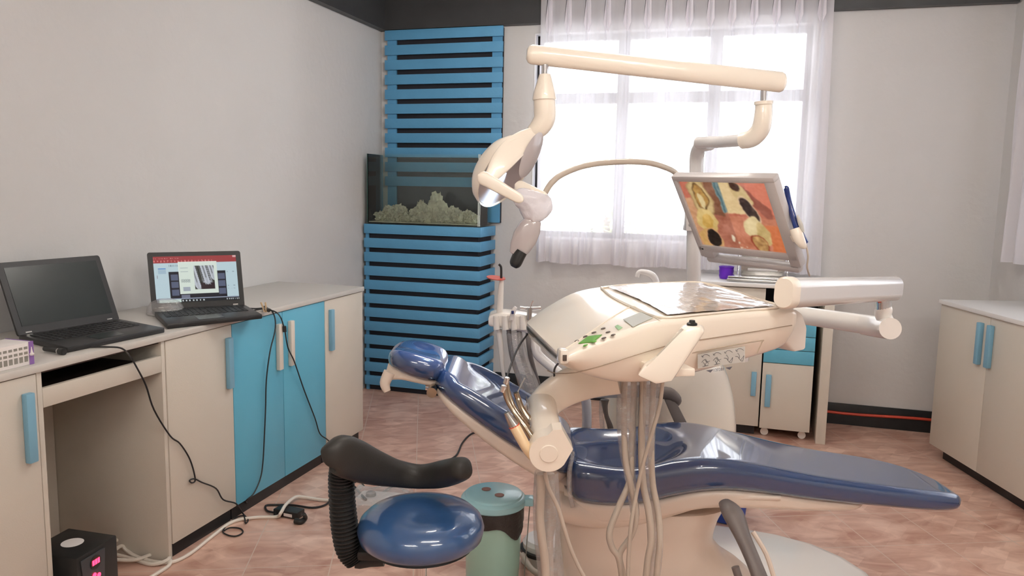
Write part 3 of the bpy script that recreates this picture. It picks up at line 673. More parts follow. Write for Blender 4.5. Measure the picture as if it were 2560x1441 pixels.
# power brick with dock
t = thing('power_brick', PZ(730, 1295, 0), 'black power adapter with a hooked clip on the floor tiles', 'power adapter')
p0 = PZ(683, 1290, 0); p1 = PZ(742, 1302, 0)
b = new(); ex = p1 - p0; obox(b, p0 + ZV * 0.001, ex, V((-ex.y, ex.x, 0)).normalized() * 0.06, ZV * 0.032, 0.004); obj('body', b, M_BLACK, t)
b = new(); tube(b, [PZ(738, 1303, 0.012), PZ(752, 1305, 0.012), PZ(763, 1296, 0.02), PZ(760, 1286, 0.05)], [0.013, 0.013, 0.011, 0.008], 10, 4); obj('clip', b, M_BLACK, t)
b = new(); q0 = p0 + ex * 0.45; obox(b, q0 + V((-0.0, -0.0012, 0.009)), ex * 0.35, V((0, 0.001, 0)), ZV * 0.014); obj('label_plate', b, M_PAPER, t)
b = new(); tube(b, [PZ(690, 1283, 0.018), PZ(668, 1278, 0.006), PZ(665, 1265, 0.006), PZ(690, 1263, 0.006), PZ(735, 1264, 0.006), PZ(780, 1270, 0.006), PZ(815, 1262, 0.006), PZ(835, 1240, 0.006), PZ(860, 1220, 0.006), PZ(900, 1200, 0.006)], 0.005, 8, 5)
obj('power_lead', b, M_CABLE, label='thick black lead from the adapter across the tiles', cat='cable')
b = new(); tube(b, [PZ(290, 1350, 0.06), PZ(320, 1358, 0.03), PZ(365, 1366, 0.01), PZ(415, 1388, 0.008), PZ(425, 1410, 0.008), PZ(400, 1430, 0.008), PZ(350, 1460, 0.008)], 0.0075, 8, 6)
tube(b, [PZ(292, 1400, 0.03), PZ(340, 1400, 0.02), PZ(395, 1382, 0.02), PZ(418, 1386, 0.022), PZ(420, 1400, 0.02), PZ(380, 1412, 0.008), PZ(330, 1398, 0.008), PZ(292, 1388, 0.02)], 0.0075, 8, 6)
tube(b, [PZ(292, 1372, 0.05), PZ(305, 1366, 0.04), PZ(318, 1378, 0.02), PZ(340, 1392, 0.012), PZ(385, 1405, 0.008), PZ(430, 1406, 0.008), PZ(475, 1385, 0.008), PZ(530, 1342, 0.008), PZ(580, 1306, 0.008), PZ(635, 1295, 0.008), PZ(690, 1293, 0.008), PZ(702, 1283, 0.036), PZ(715, 1262, 0.045), PZ(738, 1244, 0.02), PZ(760, 1244, 0.012), PZ(800, 1250, 0.009), PZ(830, 1251, 0.009), PZ(900, 1245, 0.009)], 0.0075, 8, 6)
obj('extension_cable', b, M_WCABLE, label='thick white cable coiled by the stabilizer and snaking over the tiles', cat='cable')
# voltage stabilizer
s0 = PZ(292, 1338, 0.25); s0 = V((s0.x, s0.y, 0))
fx = (PZ(160, 1366, 0.25) - PZ(290, 1340, 0.25)); 
t = thing('voltage_stabilizer', s0 + V((-0.12, -0.08, 0)), 'black voltage stabilizer box with red digits in the knee space', 'stabilizer')
ea = V((-0.04, -0.185, 0)); eb = V((-0.20, 0.05, 0))
b = new(); obox(b, s0 + ea + ZV * 0.004, -ea, eb, ZV * 0.246, 0.006); obj('case', b, M_BLACK, t)
en = ea.cross(ZV).normalized(); en = -en if en.x < 0 else en
en = V((-ea.y, ea.x, 0)).normalized(); en = en if en.x > 0 else -en
b = new(); o = s0 + ea * 0.93 + en * 0.0005; prism(b, [o + ZV * 0.02 - ea * 0.10, o + ZV * 0.235 - ea * 0.0, o + ZV * 0.235 - ea * 0.58, o + ZV * 0.02 - ea * 0.50], en * 0.006, 0.002); pn = obj('front_panel', b, mat('panel_grey', (0.05, 0.05, 0.055), 0.4), t)
b = new(); lathe(b, [(0.001, 0), (0.024, 0), (0.024, 0.002), (0.001, 0.002)], o - ea * 0.32 + ZV * 0.205 + en * 0.0068, en, 24); obj('display', b, M_BLACK, pn)
b = new(); ca = o - ea * 0.32 + ZV * 0.198 + en * 0.0092
for k in (-1, 0, 1): obox(b, ca - ea.normalized() * (k * 0.012 - 0.0045), -ea.normalized() * 0.009, en * 0.001, ZV * 0.018)
for dz, dk in ((-0.036, -0.008), (-0.045, 0.012)): lathe(b, [(0.001, 0), (0.008, 0), (0.008, 0.002), (0.001, 0.002)], ca + ZV * dz - ea.normalized() * dk + en * -0.002, en, 12)
obj('digits', b, M_LEDR, pn, 'glowing red digits')
for k, (zz, m_) in enumerate(((0.17, M_WOODC), (0.14, M_GREEN), (0.09, M_RED))):
    b = new(); lathe(b, [(0.001, 0), (0.007, 0), (0.006, 0.004), (0.001, 0.005)], s0 + ea * 0.97 + ZV * zz + V((-0.02, 0, 0)) - V((0, 0.001, 0)) , V((-0.2, -1, 0)), 12); obj('indicator', b, m_, t)
b = new(); lathe(b, [(0.001, 0), (0.036, 0), (0.036, 0.0006), (0.001, 0.0006)], s0 + ea * 0.5 + eb * 0.5 + ZV * 0.2502, ZV, 28); obj('round_label', b, M_PAPER, t)
# ================================================================== STOOL
SC_ = P(1053, 1310, 2.07); sx_, sy_ = SC_.x, 2.07
t = thing('operator_stool', (sx_, sy_, 0), 'round blue vinyl stool with a black wrap-around arm support', 'stool')
b = new(); lathe(b, [(0.001, 0.612), (0.06, 0.613), (0.11, 0.611), (0.148, 0.601), (0.168, 0.583), (0.176, 0.560), (0.171, 0.535), (0.156, 0.521), (0.12, 0.516), (0.001, 0.516)], V((sx_, sy_, 0)), n=64)
for vv in b.verts:
    if vv.co.z > 0.58: vv.co.z -= 0.010 * math.exp(-((vv.co - V((sx_ + 0.01, sy_ - 0.055, vv.co.z))).length / 0.05) ** 2) * 1.0
obj('seat', b, M_VINYLS, t)
b = new(); lathe(b, [(0.138, 0.0), (0.148, 0.004), (0.146, 0.009), (0.12, 0.009), (0.001, 0.010), (0.001, 0.0)], V((sx_, sy_, 0.507)), n=48); obj('seat_rim', b, M_BLACK, t)
b = new(); obox(b, V((sx_ - 0.17, sy_ - 0.05, 0.478)), V((0.26, 0, 0)), V((0, 0.09, 0)), ZV * 0.028, 0.008); obj('under_bracket', b, M_BLACK, t)
b = new(); tube(b, [V((sx_, sy_, 0.19)), V((sx_, sy_, 0.48))], 0.016, 16, 1); obj('gas_column', b, M_CHROME, t)
b = new(); lathe(b, [(0.03, 0.08), (0.032, 0.20), (0.02, 0.21), (0.001, 0.21)], V((sx_, sy_, 0)), n=20); obj('hub', b, M_BLACK, t)
for k in range(5):
    a = 0.4 + k * 2 * math.pi / 5; d = V((math.cos(a), math.sin(a), 0)); c0 = V((sx_, sy_, 0))
    b = new(); tube(b, [c0 + d * 0.02 + ZV * 0.10, c0 + d * 0.15 + ZV * 0.085, c0 + d * 0.25 + ZV * 0.065], [0.020, 0.016, 0.012], 10, 3); lg = obj('leg', b, M_CHROME, t)
    b = new(); e = c0 + d * 0.25; n_ = V((-d.y, d.x, 0)); tube(b, [e + ZV * 0.026 - n_ * 0.018, e + ZV * 0.026 + n_ * 0.018], 0.026, 14, 1); tube(b, [e + ZV * 0.045, e + ZV * 0.07], 0.007, 8, 1); obj('caster', b, M_BLACK, lg)
# bellows arm
b = new(); path = [P(960, 1400, 2.06), P(925, 1402, 2.06), P(890, 1405, 2.06), P(872, 1375, 2.06), P(862, 1320, 2.06), P(856, 1260, 2.06), P(853, 1200, 2.06), P(856, 1165, 2.06)]
q = cr([(*p,) for p in path], 3); tube(b, [V(x) for x in q[:7]], 0.018, 12, 1); obj('support_bar', b, M_BLACK, t)
b = new(); tube(b, path[2:], [0.026, 0.033, 0.035, 0.034, 0.033, 0.032], 26, 36, rib=lambda i: 1.0 + 0.10 * math.sin(i * 2 * math.pi / 6)); obj('bellows', b, M_BLACK, t)
b = new()
secs = [(826, 1142, 40, 1.97), (833, 1138, 78, 1.965), (852, 1138, 104, 1.98), (885, 1150, 106, 2.02), (930, 1168, 92, 2.09), (990, 1184, 70, 2.17), (1050, 1192, 60, 2.19), (1105, 1186, 70, 2.15), (1142, 1176, 66, 2.07), (1158, 1172, 54, 2.04), (1165, 1171, 26, 2.03)]
q = cr([(*P(x, y, d), h * d / FPX) for x, y, h, d in secs], 5); rings = []
for i, a in enumerate(q):
    p = V(a[:3]); tdir = (V(q[min(i + 1, len(q) - 1)][:3]) - V(q[max(i - 1, 0)][:3])).normalized(); sdir = tdir.cross(ZV).normalized(); ud = sdir.cross(tdir)
    hh = max(a[3] / 2, 0.004); dd = min(0.032, hh * 1.0)
    rings.append([p + ud * (hh * math.copysign(abs(math.sin(th)) ** 0.75, math.sin(th))) + sdir * (dd * math.copysign(abs(math.cos(th)) ** 0.75, math.cos(th))) for th in [2 * math.pi * k / 24 for k in range(24)]])
loft(b, rings); obj('arm_support', b, M_SOFTB, t)

# ================================================================== PEDAL BIN
bc = V((P(1234, 1240, 2.78).x, 2.78, 0)); DZ = -0.02
t = thing('pedal_bin', bc, 'pale teal pedal bin with a black liner beside the stool', 'bin')
b = new(); lathe(b, [(0.001, 0.005), (0.092, 0.005), (0.098, 0.02), (0.104, 0.18), (0.108, 0.335), (0.104, 0.337), (0.001, 0.337)], bc, n=48); obj('body', b, M_TEALB, t)
b = new(); n = 48; rings = []
for k, (r, z) in enumerate(((0.1105, 0.332), (0.1125, 0.325), (0.113, 0.305), (0.1145, 0.28))):
    rings.append([bc + V((math.cos(2 * math.pi * j / n) * (r + 0.002 * math.sin(j * 1.9 + k)), math.sin(2 * math.pi * j / n) * r, z + (0.006 * math.sin(j * 0.7) - 0.05 * max(0, math.cos(2 * math.pi * (j - 43) / n)) ** 8 if k == 3 else 0))) for j in range(n)])
loft(b, rings, False); obj('bin_liner', b, M_BAG, t)
b = new(); lathe(b, [(0.116, 0.333), (0.121, 0.338), (0.121, 0.358), (0.114, 0.366), (0.108, 0.368), (0.105, 0.375), (0.097, 0.3785), (0.001, 0.380)], bc, n=56); lid = obj('lid', b, M_TEAL, t)
for dx, dy in ((-0.028, 0.02), (0.022, -0.035)):
    b = new()
    lathe(b, [(0.009, 0), (0.0175, 0), (0.0175, 0.001), (0.015, 0.0012), (0.009, 0.0012)], bc + V((dx, dy, 0.3803)), n=24)
    obox(b, bc + V((dx - 0.015, dy - 0.002, 0.3803)), V((0.030, 0, 0)), V((0, 0.004, 0)), ZV * 0.001); obox(b, bc + V((dx - 0.002, dy - 0.013, 0.3803)), V((0.004, 0, 0)), V((0, 0.026, 0)), ZV * 0.0011)
    obj('printed_emblem', b, mat('brown_print', srgb(150, 100, 84), 0.5), lid)
b = new(); hp = bc + V((0.115, -0.03, 0.335)); obox(b, hp, V((0.035, 0, 0)), V((0, 0.05, 0)), ZV * 0.028, 0.005); obj('hinge', b, M_TEAL, t)
b = new(); tube(b, [bc + V((0.135, -0.01, 0.33)), bc + V((0.118, -0.02, 0.02))], 0.002, 8, 1); obj('pedal_rod', b, M_STEEL, t)
b = new(); obox(b, bc + V((-0.13, -0.10, 0.03)), V((0.06, 0.02, 0)), V((-0.01, 0.06, 0)), ZV * 0.018, 0.004); obj('pedal', b, M_TEAL, t)

# ================================================================== TREATMENT CHAIR
t = CH = thing('treatment_chair', (0.5, 2.7, 0), 'reclined dental patient chair in glossy blue vinyl on a beige base', 'dental chair')
def csec(X, yn, yf, zb, zt, rr=None, k=6):
    r = rr or min((zt - zb) / 2 * 0.98, 0.05)
    return (X, yn, yf, zb, zt, r)
def cushion(secs, dish=None, ends=True, k=5, nx=14, frame=None):
    q = cr(secs, k); rings = []
    for (X, yn, yf, zb, zt, r) in q:
        w = yf - yn; h = zt - zb; r = max(0.002, min(r, h * 0.49, w * 0.49))
        rings.append([V((X, yn + a, zb + c)) for a, c in rrect(w, h, r, 6, nx, 2)])
    b = new(); loft(b, rings)
    if dish:
        for vv in b.verts: vv.co = dish(vv.co)
    if frame:
        for vv in b.verts: vv.co = frame(vv.co)
    return b
# seat and leg rest: X, near Y, far Y, bottom, top, radius
seat = [(0.197, 2.60, 2.78, 0.50, 0.56, 0.03), (0.200, 2.52, 2.86, 0.485, 0.585, 0.04), (0.212, 2.475, 2.895, 0.478, 0.600, 0.045), (0.25, 2.45, 2.915, 0.468, 0.602, 0.045), (0.35, 2.44, 2.92, 0.463, 0.600, 0.045), (0.45, 2.44, 2.92, 0.475, 0.605, 0.045),
        (0.55, 2.44, 2.92, 0.500, 0.622, 0.045), (0.65, 2.44, 2.91, 0.520, 0.630, 0.04), (0.74, 2.445, 2.90, 0.522, 0.624, 0.04), (0.85, 2.45, 2.87, 0.513, 0.606, 0.036), (1.00, 2.455, 2.84, 0.495, 0.578, 0.032), (1.15, 2.46, 2.82, 0.480, 0.556, 0.030),
        (1.28, 2.46, 2.81, 0.470, 0.541, 0.030), (1.38, 2.462, 2.78, 0.463, 0.530, 0.028), (1.45, 2.466, 2.72, 0.461, 0.522, 0.026), (1.495, 2.478, 2.64, 0.463, 0.514, 0.023), (1.515, 2.50, 2.57, 0.474, 0.500, 0.01)]
def dish(c):
    if c.z > 0.55 and c.x < 0.75:
        d = ((c.x - 0.40) / 0.21) ** 2 + ((c.y - 2.68) / 0.20) ** 2
        c = c.copy(); c.z -= 0.040 * (1 / (1 + math.exp((d - 0.85) * 7)))
    return c
b = cushion(seat, dish, k=8, nx=26); obj('seat_cushion', b, M_VINYL, t)
b = new(); pts = [(0.19, 2.52, 2.85, 0.49), (0.26, 2.47, 2.9, 0.462), (0.45, 2.46, 2.9, 0.467), (0.65, 2.46, 2.89, 0.512), (0.85, 2.47, 2.85, 0.506), (1.0, 2.48, 2.82, 0.488), (1.15, 2.49, 2.77, 0.472), (1.2, 2.52, 2.7, 0.469)]
thk = [0.03, 0.06, 0.055, 0.055, 0.05, 0.04, 0.022, 0.01]
b = cushion([(x, a, c, z - h, z + 0.01, 0.02) for (x, a, c, z), h in zip(pts, thk)], k=6, nx=4); obj('seat_pan', b, M_SKIN, t)
# pedestal: lofted vertically from floor to seat pan
def vloft(secs, k=5, m=36, e=0.6):
    q = cr(secs, k); rings = []
    for (z, cx, cy, hx, hy) in q:
        rings.append([V((cx + hx * math.copysign(abs(math.cos(th)) ** e, math.cos(th)), cy + hy * math.copysign(abs(math.sin(th)) ** e, math.sin(th)), z)) for th in [2 * math.pi * i / m for i in range(m)]])
    b = new(); loft(b, rings); return b
b = vloft([(0.055, 0.58, 2.70, 0.38, 0.19), (0.13, 0.53, 2.70, 0.35, 0.20), (0.18, 0.49, 2.70, 0.315, 0.20), (0.24, 0.465, 2.69, 0.29, 0.205), (0.30, 0.45, 2.69, 0.275, 0.208), (0.37, 0.455, 2.69, 0.282, 0.21), (0.42, 0.47, 2.69, 0.295, 0.20)])
obj('lower_pedestal', b, M_SKIN, t)
b = new()
prof = [(0.165, 0.43, 0.46), (0.175, 0.405, 0.475), (0.20, 0.385, 0.475), (0.30, 0.37, 0.47), (0.42, 0.38, 0.47), (0.55, 0.42, 0.50), (0.66, 0.462, 0.505), (0.78, 0.485, 0.51), (0.9, 0.492, 0.508)]
b = cushion([(x, 2.465 + (0.02 if i == 0 else 0), 2.90, z0, z1, 0.045) for i, (x, z0, z1) in enumerate(prof)], k=5, nx=4); obj('upper_housing', b, M_SKIN, t)
# floor plate cover
b = new()
fpx = [PZ(x, y, 0.052) for x, y in ((1700, 1300), (1860, 1320), (1940, 1334), (2030, 1357), (2110, 1392), (2170, 1430), (2200, 1470))]
poly = [V((x, y, 0)) for x, y in ((0.33, 2.45), (0.33, 3.15))] + [V((p.x, p.y, 0)) for p in fpx] + [V((x, y, 0)) for x, y in ((1.22, 2.5), (1.0, 2.28), (0.5, 2.25))]
cx = V((0.75, 2.8, 0)); rings = [[cx + (p - cx) * s + ZV * z for p in poly] for s, z in ((1.0, 0.002), (1.0, 0.04), (0.985, 0.049), (0.95, 0.052), (0.5, 0.054))]
loft(b, rings); obj('floor_plate', b, M_WHITEP, t)
# backrest in its own tilted frame: local x up the back, local y = width, local z = thickness
BA = math.radians(31)
BO = P(1405, 1190, 2.62); BO = V((0.20, 2.68, 0.555))
bd = V((-math.cos(BA), 0, math.sin(BA))); bn = V((math.sin(BA), 0, math.cos(BA)))
def bf(c): return BO + bd * c.x + V((0, c.y, 0)) + bn * c.z
back = [(-0.02, -0.10, 0.12, 0.0, 0.04, 0.02), (0.0, -0.17, 0.19, -0.01, 0.06, 0.03), (0.04, -0.205, 0.225, -0.012, 0.075, 0.035), (0.12, -0.225, 0.245, -0.012, 0.082, 0.04), (0.25, -0.23, 0.25, -0.01, 0.085, 0.04), (0.38, -0.215, 0.235, -0.005, 0.085, 0.04), (0.47, -0.19, 0.20, 0.0, 0.082, 0.04), (0.52, -0.155, 0.165, 0.005, 0.075, 0.035), (0.545, -0.10, 0.11, 0.015, 0.06, 0.02)]
def bdish(c):
    c = c.copy()
    if c.z > 0.03:
        ww = 0.235 - 0.1 * max(0, c.x - 0.3); d = abs((c.y - 0.01) / ww); e = (c.x - 0.27) / 0.26
        k = 1 / (1 + math.exp((max(d, abs(e)) - 0.74) * 16)); c.z -= 0.030 * k
    return c
b = cushion(back, bdish, k=8, nx=26, frame=bf); obj('backrest', b, M_VINYL, t)
bk = [(x, yn + 0.02, yf - 0.02, zb - th, zb + 0.01, 0.015) for (x, yn, yf, zb, zt, r), th in zip(back, (0.02, 0.035, 0.045, 0.045, 0.04, 0.032, 0.022, 0.012, 0.006))]
b = cushion(bk[:-1], k=5, nx=4, frame=bf); obj('backrest_shell', b, M_SKIN, t)
b = new(); tube(b, [P(1345, 1175, 2.62), P(1400, 1195, 2.6), P(1430, 1240, 2.6)], 0.05, 14, 3); obj('back_hinge', b, M_SKIN, t)
# headrest
HA = math.radians(14); HO = V((-0.235, 2.66, 0.845)); hd = V((-math.cos(HA), 0, math.sin(HA))); hn = V((math.sin(HA), 0, math.cos(HA)))
def hf(c): return HO + hd * c.x + V((0, c.y, 0)) + hn * c.z
head = [(-0.005, -0.05, 0.05, 0.02, 0.04, 0.01), (0.006, -0.10, 0.10, 0.005, 0.065, 0.03), (0.03, -0.128, 0.128, -0.002, 0.078, 0.037), (0.08, -0.14, 0.14, -0.004, 0.084, 0.042), (0.13, -0.132, 0.132, 0.0, 0.082, 0.04), (0.17, -0.105, 0.105, 0.006, 0.07, 0.03), (0.19, -0.07, 0.07, 0.016, 0.055, 0.018), (0.197, -0.03, 0.03, 0.028, 0.042, 0.006)]
def hdish(c):
    c = c.copy()
    if c.z > 0.03:
        d = (c.y / 0.13) ** 2 + ((c.x - 0.09) / 0.12) ** 2; c.z -= 0.02 * math.exp(-d * 2.2)
    return c
b = cushion(head, hdish, k=7, nx=18, frame=hf); hr = obj('headrest', b, M_VINYL, t)
b = cushion([(x, yn * 0.8, yf * 0.8, -0.02 - 0.03 * max(0, (x - 0.12)) / 0.07, 0.008, 0.012) for (x, yn, yf, zb, zt, r) in head[1:-1]], k=4, nx=4, frame=hf); obj('headrest_shell', b, M_SKIN, hr)
b = new(); tube(b, [hf(V((0.175, -0.09, -0.01))), hf(V((0.18, -0.095, -0.05))), hf(V((0.165, -0.1, -0.075)))], [0.02, 0.018, 0.012], 12, 4); obj('headrest_lever', b, M_SKIN, hr)
b = new(); kp = P(1080, 980, 2.52); tube(b, [kp + V((0, -0.014, 0)), kp + V((0, 0.05, 0))], 0.017, 18, 1); obj('adjusting_knob', b, M_BRASS, hr)
b = new(); tube(b, [HO + V((-0.06, 0, -0.04)), HO + V((0.03, 0, -0.05)), HO + V((0.10, 0, -0.09))], 0.012, 12, 3); obj('headrest_bar', b, M_CHROME, hr)
# near armrest, swung down
b = new()
tube(b, [P(1812, 1258, 2.41), P(1832, 1285, 2.36), P(1858, 1345, 2.30), P(1884, 1405, 2.24), P(1905, 1460, 2.2)], [0.022, 0.035, 0.026, 0.024, 0.026], 16, 5, squash=0.7); ar = obj('armrest', b, M_ARMR, t, 'dark grey near armrest folded down')
b = new(); tube(b, [P(1882, 1330, 2.36), P(1915, 1385, 2.33), P(1935, 1445, 2.3)], 0.008, 8, 4); obj('armrest_link', b, M_SKIN, ar)
b = new(); tube(b, [P(1838, 1418, 2.2), P(1850, 1455, 2.19)], 0.012, 10, 1); obj('armrest_catch', b, M_ARMR, ar)
# far armrest, raised
b = new(); tube(b, [P(1640, 982, 3.02), P(1672, 985, 3.02), P(1692, 1000, 3.01), P(1690, 1012, 3.01)], [0.022, 0.026, 0.02, 0.012], 14, 4); ar = obj('armrest', b, M_ARMR, t, 'dark grey far armrest raised above the seat')
b = new(); prism(b, [P(1662, 1000, 3.0), P(1688, 1000, 3.0), P(1728, 1078, 2.96), P(1698, 1082, 2.96)], V((0, 0.035, 0)), 0.004); obj('armrest_strut', b, M_ARMR, ar)
# brown plastic-wrapped edge strip at rear of seat
b = new(); tube(b, [P(1432, 1130, 2.50), P(1424, 1180, 2.47), P(1424, 1230, 2.46), P(1432, 1268, 2.46)], 0.008, 10, 5); obj('cushion_film', b, M_FILM, t)

# ================================================================== SIDE UNIT (cuspidor box, pole, monitor, lamp)
t = SU = thing('side_unit', (0.8, 3.25, 0), 'rounded cream dental side unit behind the chair with cuspidor tap', 'dental unit')
b = vloft([(0.27, 0.66, 3.28, 0.22, 0.12), (0.30, 0.68, 3.28, 0.265, 0.15), (0.40, 0.69, 3.28, 0.285, 0.16), (0.60, 0.685, 3.28, 0.275, 0.16), (0.76, 0.66, 3.28, 0.25, 0.15), (0.86, 0.60, 3.28, 0.23, 0.14), (0.93, 0.58, 3.28, 0.20, 0.13), (0.95, 0.57, 3.28, 0.15, 0.10)], m=48, e=0.7); obj('housing', b, M_CREAMG, t)
b = new(); lathe(b, [(0.05, 0.945), (0.10, 0.965), (0.125, 1.0), (0.128, 1.01), (0.12, 1.008), (0.09, 0.975), (0.02, 0.955), (0.001, 0.955)], V((0.56, 3.26, 0)), n=36); obj('spittoon_bowl', b, M_WHITEP, t)
b = new(); tube(b, [P(1641, 740, 3.25), P(1640, 705, 3.25), P(1628, 687, 3.25), P(1605, 680, 3.25), P(1596, 683, 3.25), P(1593, 693, 3.25)], [0.016, 0.015, 0.014, 0.011, 0.010, 0.010], 12, 5); obj('water_tap', b, M_OFFW, t)
b = new(); box(b, 0.52, 0.68, 3.16, 3.30, 0.053, 0.275, 0.01); obj('support_foot', b, M_WHITEP, t)
# pole
PB = P(1733, 800, 3.1)
b = new(); tube(b, [P(1733, 760, 3.08), P(1735, 560, 3.08), P(1741, 440, 3.08)], 0.0285, 16, 1); tube(b, [P(1741, 440, 3.08), P(1742, 392, 3.08), P(1752, 366, 3.04), P(1775, 358, 2.98)], 0.0275, 16, 6); obj('pole', b, M_OFFW, t)
b = new(); p = P(1722, 555, 3.04); obox(b, p + V((-0.012, -0.01, -0.035)), V((0.05, 0, 0)), V((0, 0.06, 0)), ZV * 0.09, 0.004); br_ = obj('pole_clamp', b, M_OFFW, t)
for zz in (-0.012, 0.03):
    b = new(); lathe(b, [(0.001, 0), (0.007, 0), (0.006, 0.004), (0.001, 0.004)], p + V((0.004, -0.010, zz)), V((0, -1, 0)), 14); obj('bolt', b, M_STEEL, br_)
b = new(); tube(b, [P(1745, 357, 2.99), P(1800, 355, 2.88), P(1850, 351, 2.76), P(1872, 349, 2.72)], 0.0215, 16, 3); obj('swing_arm', b, M_CHROME if False else M_OFFW, t)
b = new(); tube(b, [P(1855, 352, 2.72), P(1880, 346, 2.69), P(1900, 325, 2.67), P(1907, 298, 2.66), P(1909, 270, 2.66), P(1909, 256, 2.66)], [0.028, 0.030, 0.031, 0.030, 0.028, 0.0275], 20, 6)
tube(b, [P(1909, 262, 2.66), P(1909, 254, 2.66)], 0.031, 20, 1); obj('elbow', b, M_CREAM, t)
b = new(); tube(b, [P(1909, 262, 2.66), P(1911, 205, 2.66)], 0.0115, 14, 1); obj('joint_rod', b, M_CHROME, t)
# beam
def capsule(b, p0, p1, r0, r1, up=ZV, asp=1.0):
    ax = (p1 - p0).normalized(); sd = ax.cross(up).normalized(); u2 = sd.cross(ax)
    rs = [(0, 0.55), (0.006, 0.85), (0.016, 1.0)]; L = (p1 - p0).length; st = [(d, f) for d, f in rs] + [(L - d, f) for d, f in reversed(rs)]
    rings = []
    for d, f in st:
        r = (r0 + (r1 - r0) * d / L) * f
        rings.append([p0 + ax * d + (u2 * math.sin(th) + sd * math.cos(th) * asp) * r for th in [2 * math.pi * k / 28 for k in range(28)]])
    loft(b, rings)
b = new(); capsule(b, P(1317, 135, 2.58), P(1963, 207, 2.66), 0.031, 0.034, asp=0.75); obj('balance_beam', b, M_CREAM, t)
b = new(); tube(b, [P(1363, 150, 2.585), P(1362, 196, 2.585)], 0.0115, 14, 1); obj('joint_rod', b, M_CHROME, t)
# lamp
L0 = 2.585
b = new(); tube(b, [P(1362, 186, L0), P(1362, 198, L0), P(1361, 235, L0), P(1361, 250, L0)], [0.018, 0.023, 0.036, 0.039], 22, 3); tube(b, [P(1361, 249, L0), P(1362, 275, L0), P(1361, 298, L0), P(1350, 317, L0), P(1332, 334, L0)], [0.035, 0.036, 0.0355, 0.033, 0.026], 22, 5); lampneck = obj('lamp_neck', b, M_CREAM, t)
LC = P(1264, 432, 2.57); la = V((0.62, -0.60, -0.42)).normalized()
b = new(); n = 44; prof = [(0.002, -0.098), (0.03, -0.094), (0.06, -0.082), (0.085, -0.062), (0.102, -0.036), (0.108, -0.01), (0.108, 0.0), (0.104, 0.0), (0.098, -0.03), (0.08, -0.055), (0.05, -0.073), (0.002, -0.082)]
xd = V((0.45, 0.1, 0.8))
lathe(b, prof, LC, la, n, 1.22, 0.88, xd); obj('lamp_shell', b, M_CREAM, t)
b = new(); lathe(b, [(0.102, -0.004), (0.09, -0.018), (0.06, -0.028), (0.002, -0.034), (0.002, -0.032), (0.06, -0.026), (0.09, -0.016)], LC, la, n, 1.22, 0.88, xd); obj('reflector', b, M_LENS, t)
b = new(); lathe(b, [(0.001, 0), (0.011, 0), (0.011, 0.005), (0.001, 0.005)], LC + la * -0.03, la, 16); obj('lamp_bulb', b, M_LEDB, t, 'glowing bluish lamp diode')
ll = bpy.data.lights.new('lamp_light', 'AREA'); ll.shape = 'DISK'; ll.size = 0.035; ll.energy = 0.22; ll.color = (0.55, 0.78, 1.0); ll.spread = math.radians(45)
lo_ = bpy.data.objects.new('lamp_light', ll); COL.objects.link(lo_); lo_.parent = t; lp = LC + la * 0.01; lo_.location = lp - wpos(t)
lo_.rotation_euler = (V((-0.33, 2.62, 0.93)) - lp).to_track_quat('-Z', 'Y').to_euler()
# second upper petal
b = new(); c2_ = P(1328, 388, 2.55); lathe(b, [(0.001, -0.012), (0.03, -0.010), (0.042, 0.0), (0.03, 0.006), (0.001, 0.008)], c2_, V((0.75, -0.62, -0.25)), 30, 1.9, 0.95, V((0.3, 0.2, 0.9))); obj('upper_reflector', b, M_LENS, t)
# yoke band
b = new(); yk = [(P(1336, 337, 2.57), 0.026), (P(1310, 352, 2.55), 0.034), (P(1282, 374, 2.52), 0.038), (P(1255, 404, 2.49), 0.035), (P(1232, 436, 2.47), 0.024), (P(1218, 452, 2.46), 0.018)]
q = cr([(*p, w_) for p, w_ in yk], 6); rings = []
for i, a in enumerate(q):
    p = V(a[:3]); td = (V(q[min(i + 1, len(q) - 1)][:3]) - V(q[max(i - 1, 0)][:3])).normalized(); nd = (V((0.15, -0.95, 0.25)) - td * td.dot(V((0.15, -0.95, 0.25)))).normalized(); wd_ = td.cross(nd)
    rings.append([p + wd_ * (a[3] * math.copysign(abs(math.cos(th)) ** 0.6, math.cos(th))) + nd * (0.011 * math.copysign(abs(math.sin(th)) ** 0.6, math.sin(th))) for th in [2 * math.pi * k / 20 for k in range(20)]])
loft(b, rings); obj('yoke', b, M_CREAM, t)
def bar2(p0, p1, w0, w1, d):
    b = new(); ax = (p1 - p0).normalized(); nd = V((0, -1, 0)); nd = (nd - ax * ax.dot(nd)).normalized(); wd_ = ax.cross(nd); L = (p1 - p0).length
    rings = []
    for s in [0, 0.02, 0.06, 0.12, 0.88, 0.94, 0.98, 1.0]:
        f = math.sqrt(max(0.02, 1 - (1 - min(s, 1 - s) / 0.12) ** 2)) if min(s, 1 - s) < 0.12 else 1; w_ = (w0 + (w1 - w0) * s) * f
        rings.append([p0 + ax * (L * s) + wd_ * (w_ * math.copysign(abs(math.cos(th)) ** 0.6, math.cos(th))) + nd * (d * math.copysign(abs(math.sin(th)) ** 0.6, math.sin(th))) for th in [2 * math.pi * k / 20 for k in range(20)]])
    loft(b, rings); return b
hb = obj('grip_bar', bar2(P(1196, 438, 2.44), P(1308, 503, 2.42), 0.023, 0.015, 0.010), M_CREAM, t)
b = new(); lathe(b, [(0.001, 0), (0.010, 0), (0.009, 0.002), (0.001, 0.002)], P(1212, 448, 2.43) , V((0, -1, 0.05)), 20); obj('pivot_cap', b, M_CREAM, hb)
obj('grip_bar', bar2(P(1290, 462, 2.54), P(1366, 497, 2.50), 0.020, 0.018, 0.012), M_CREAM, t)
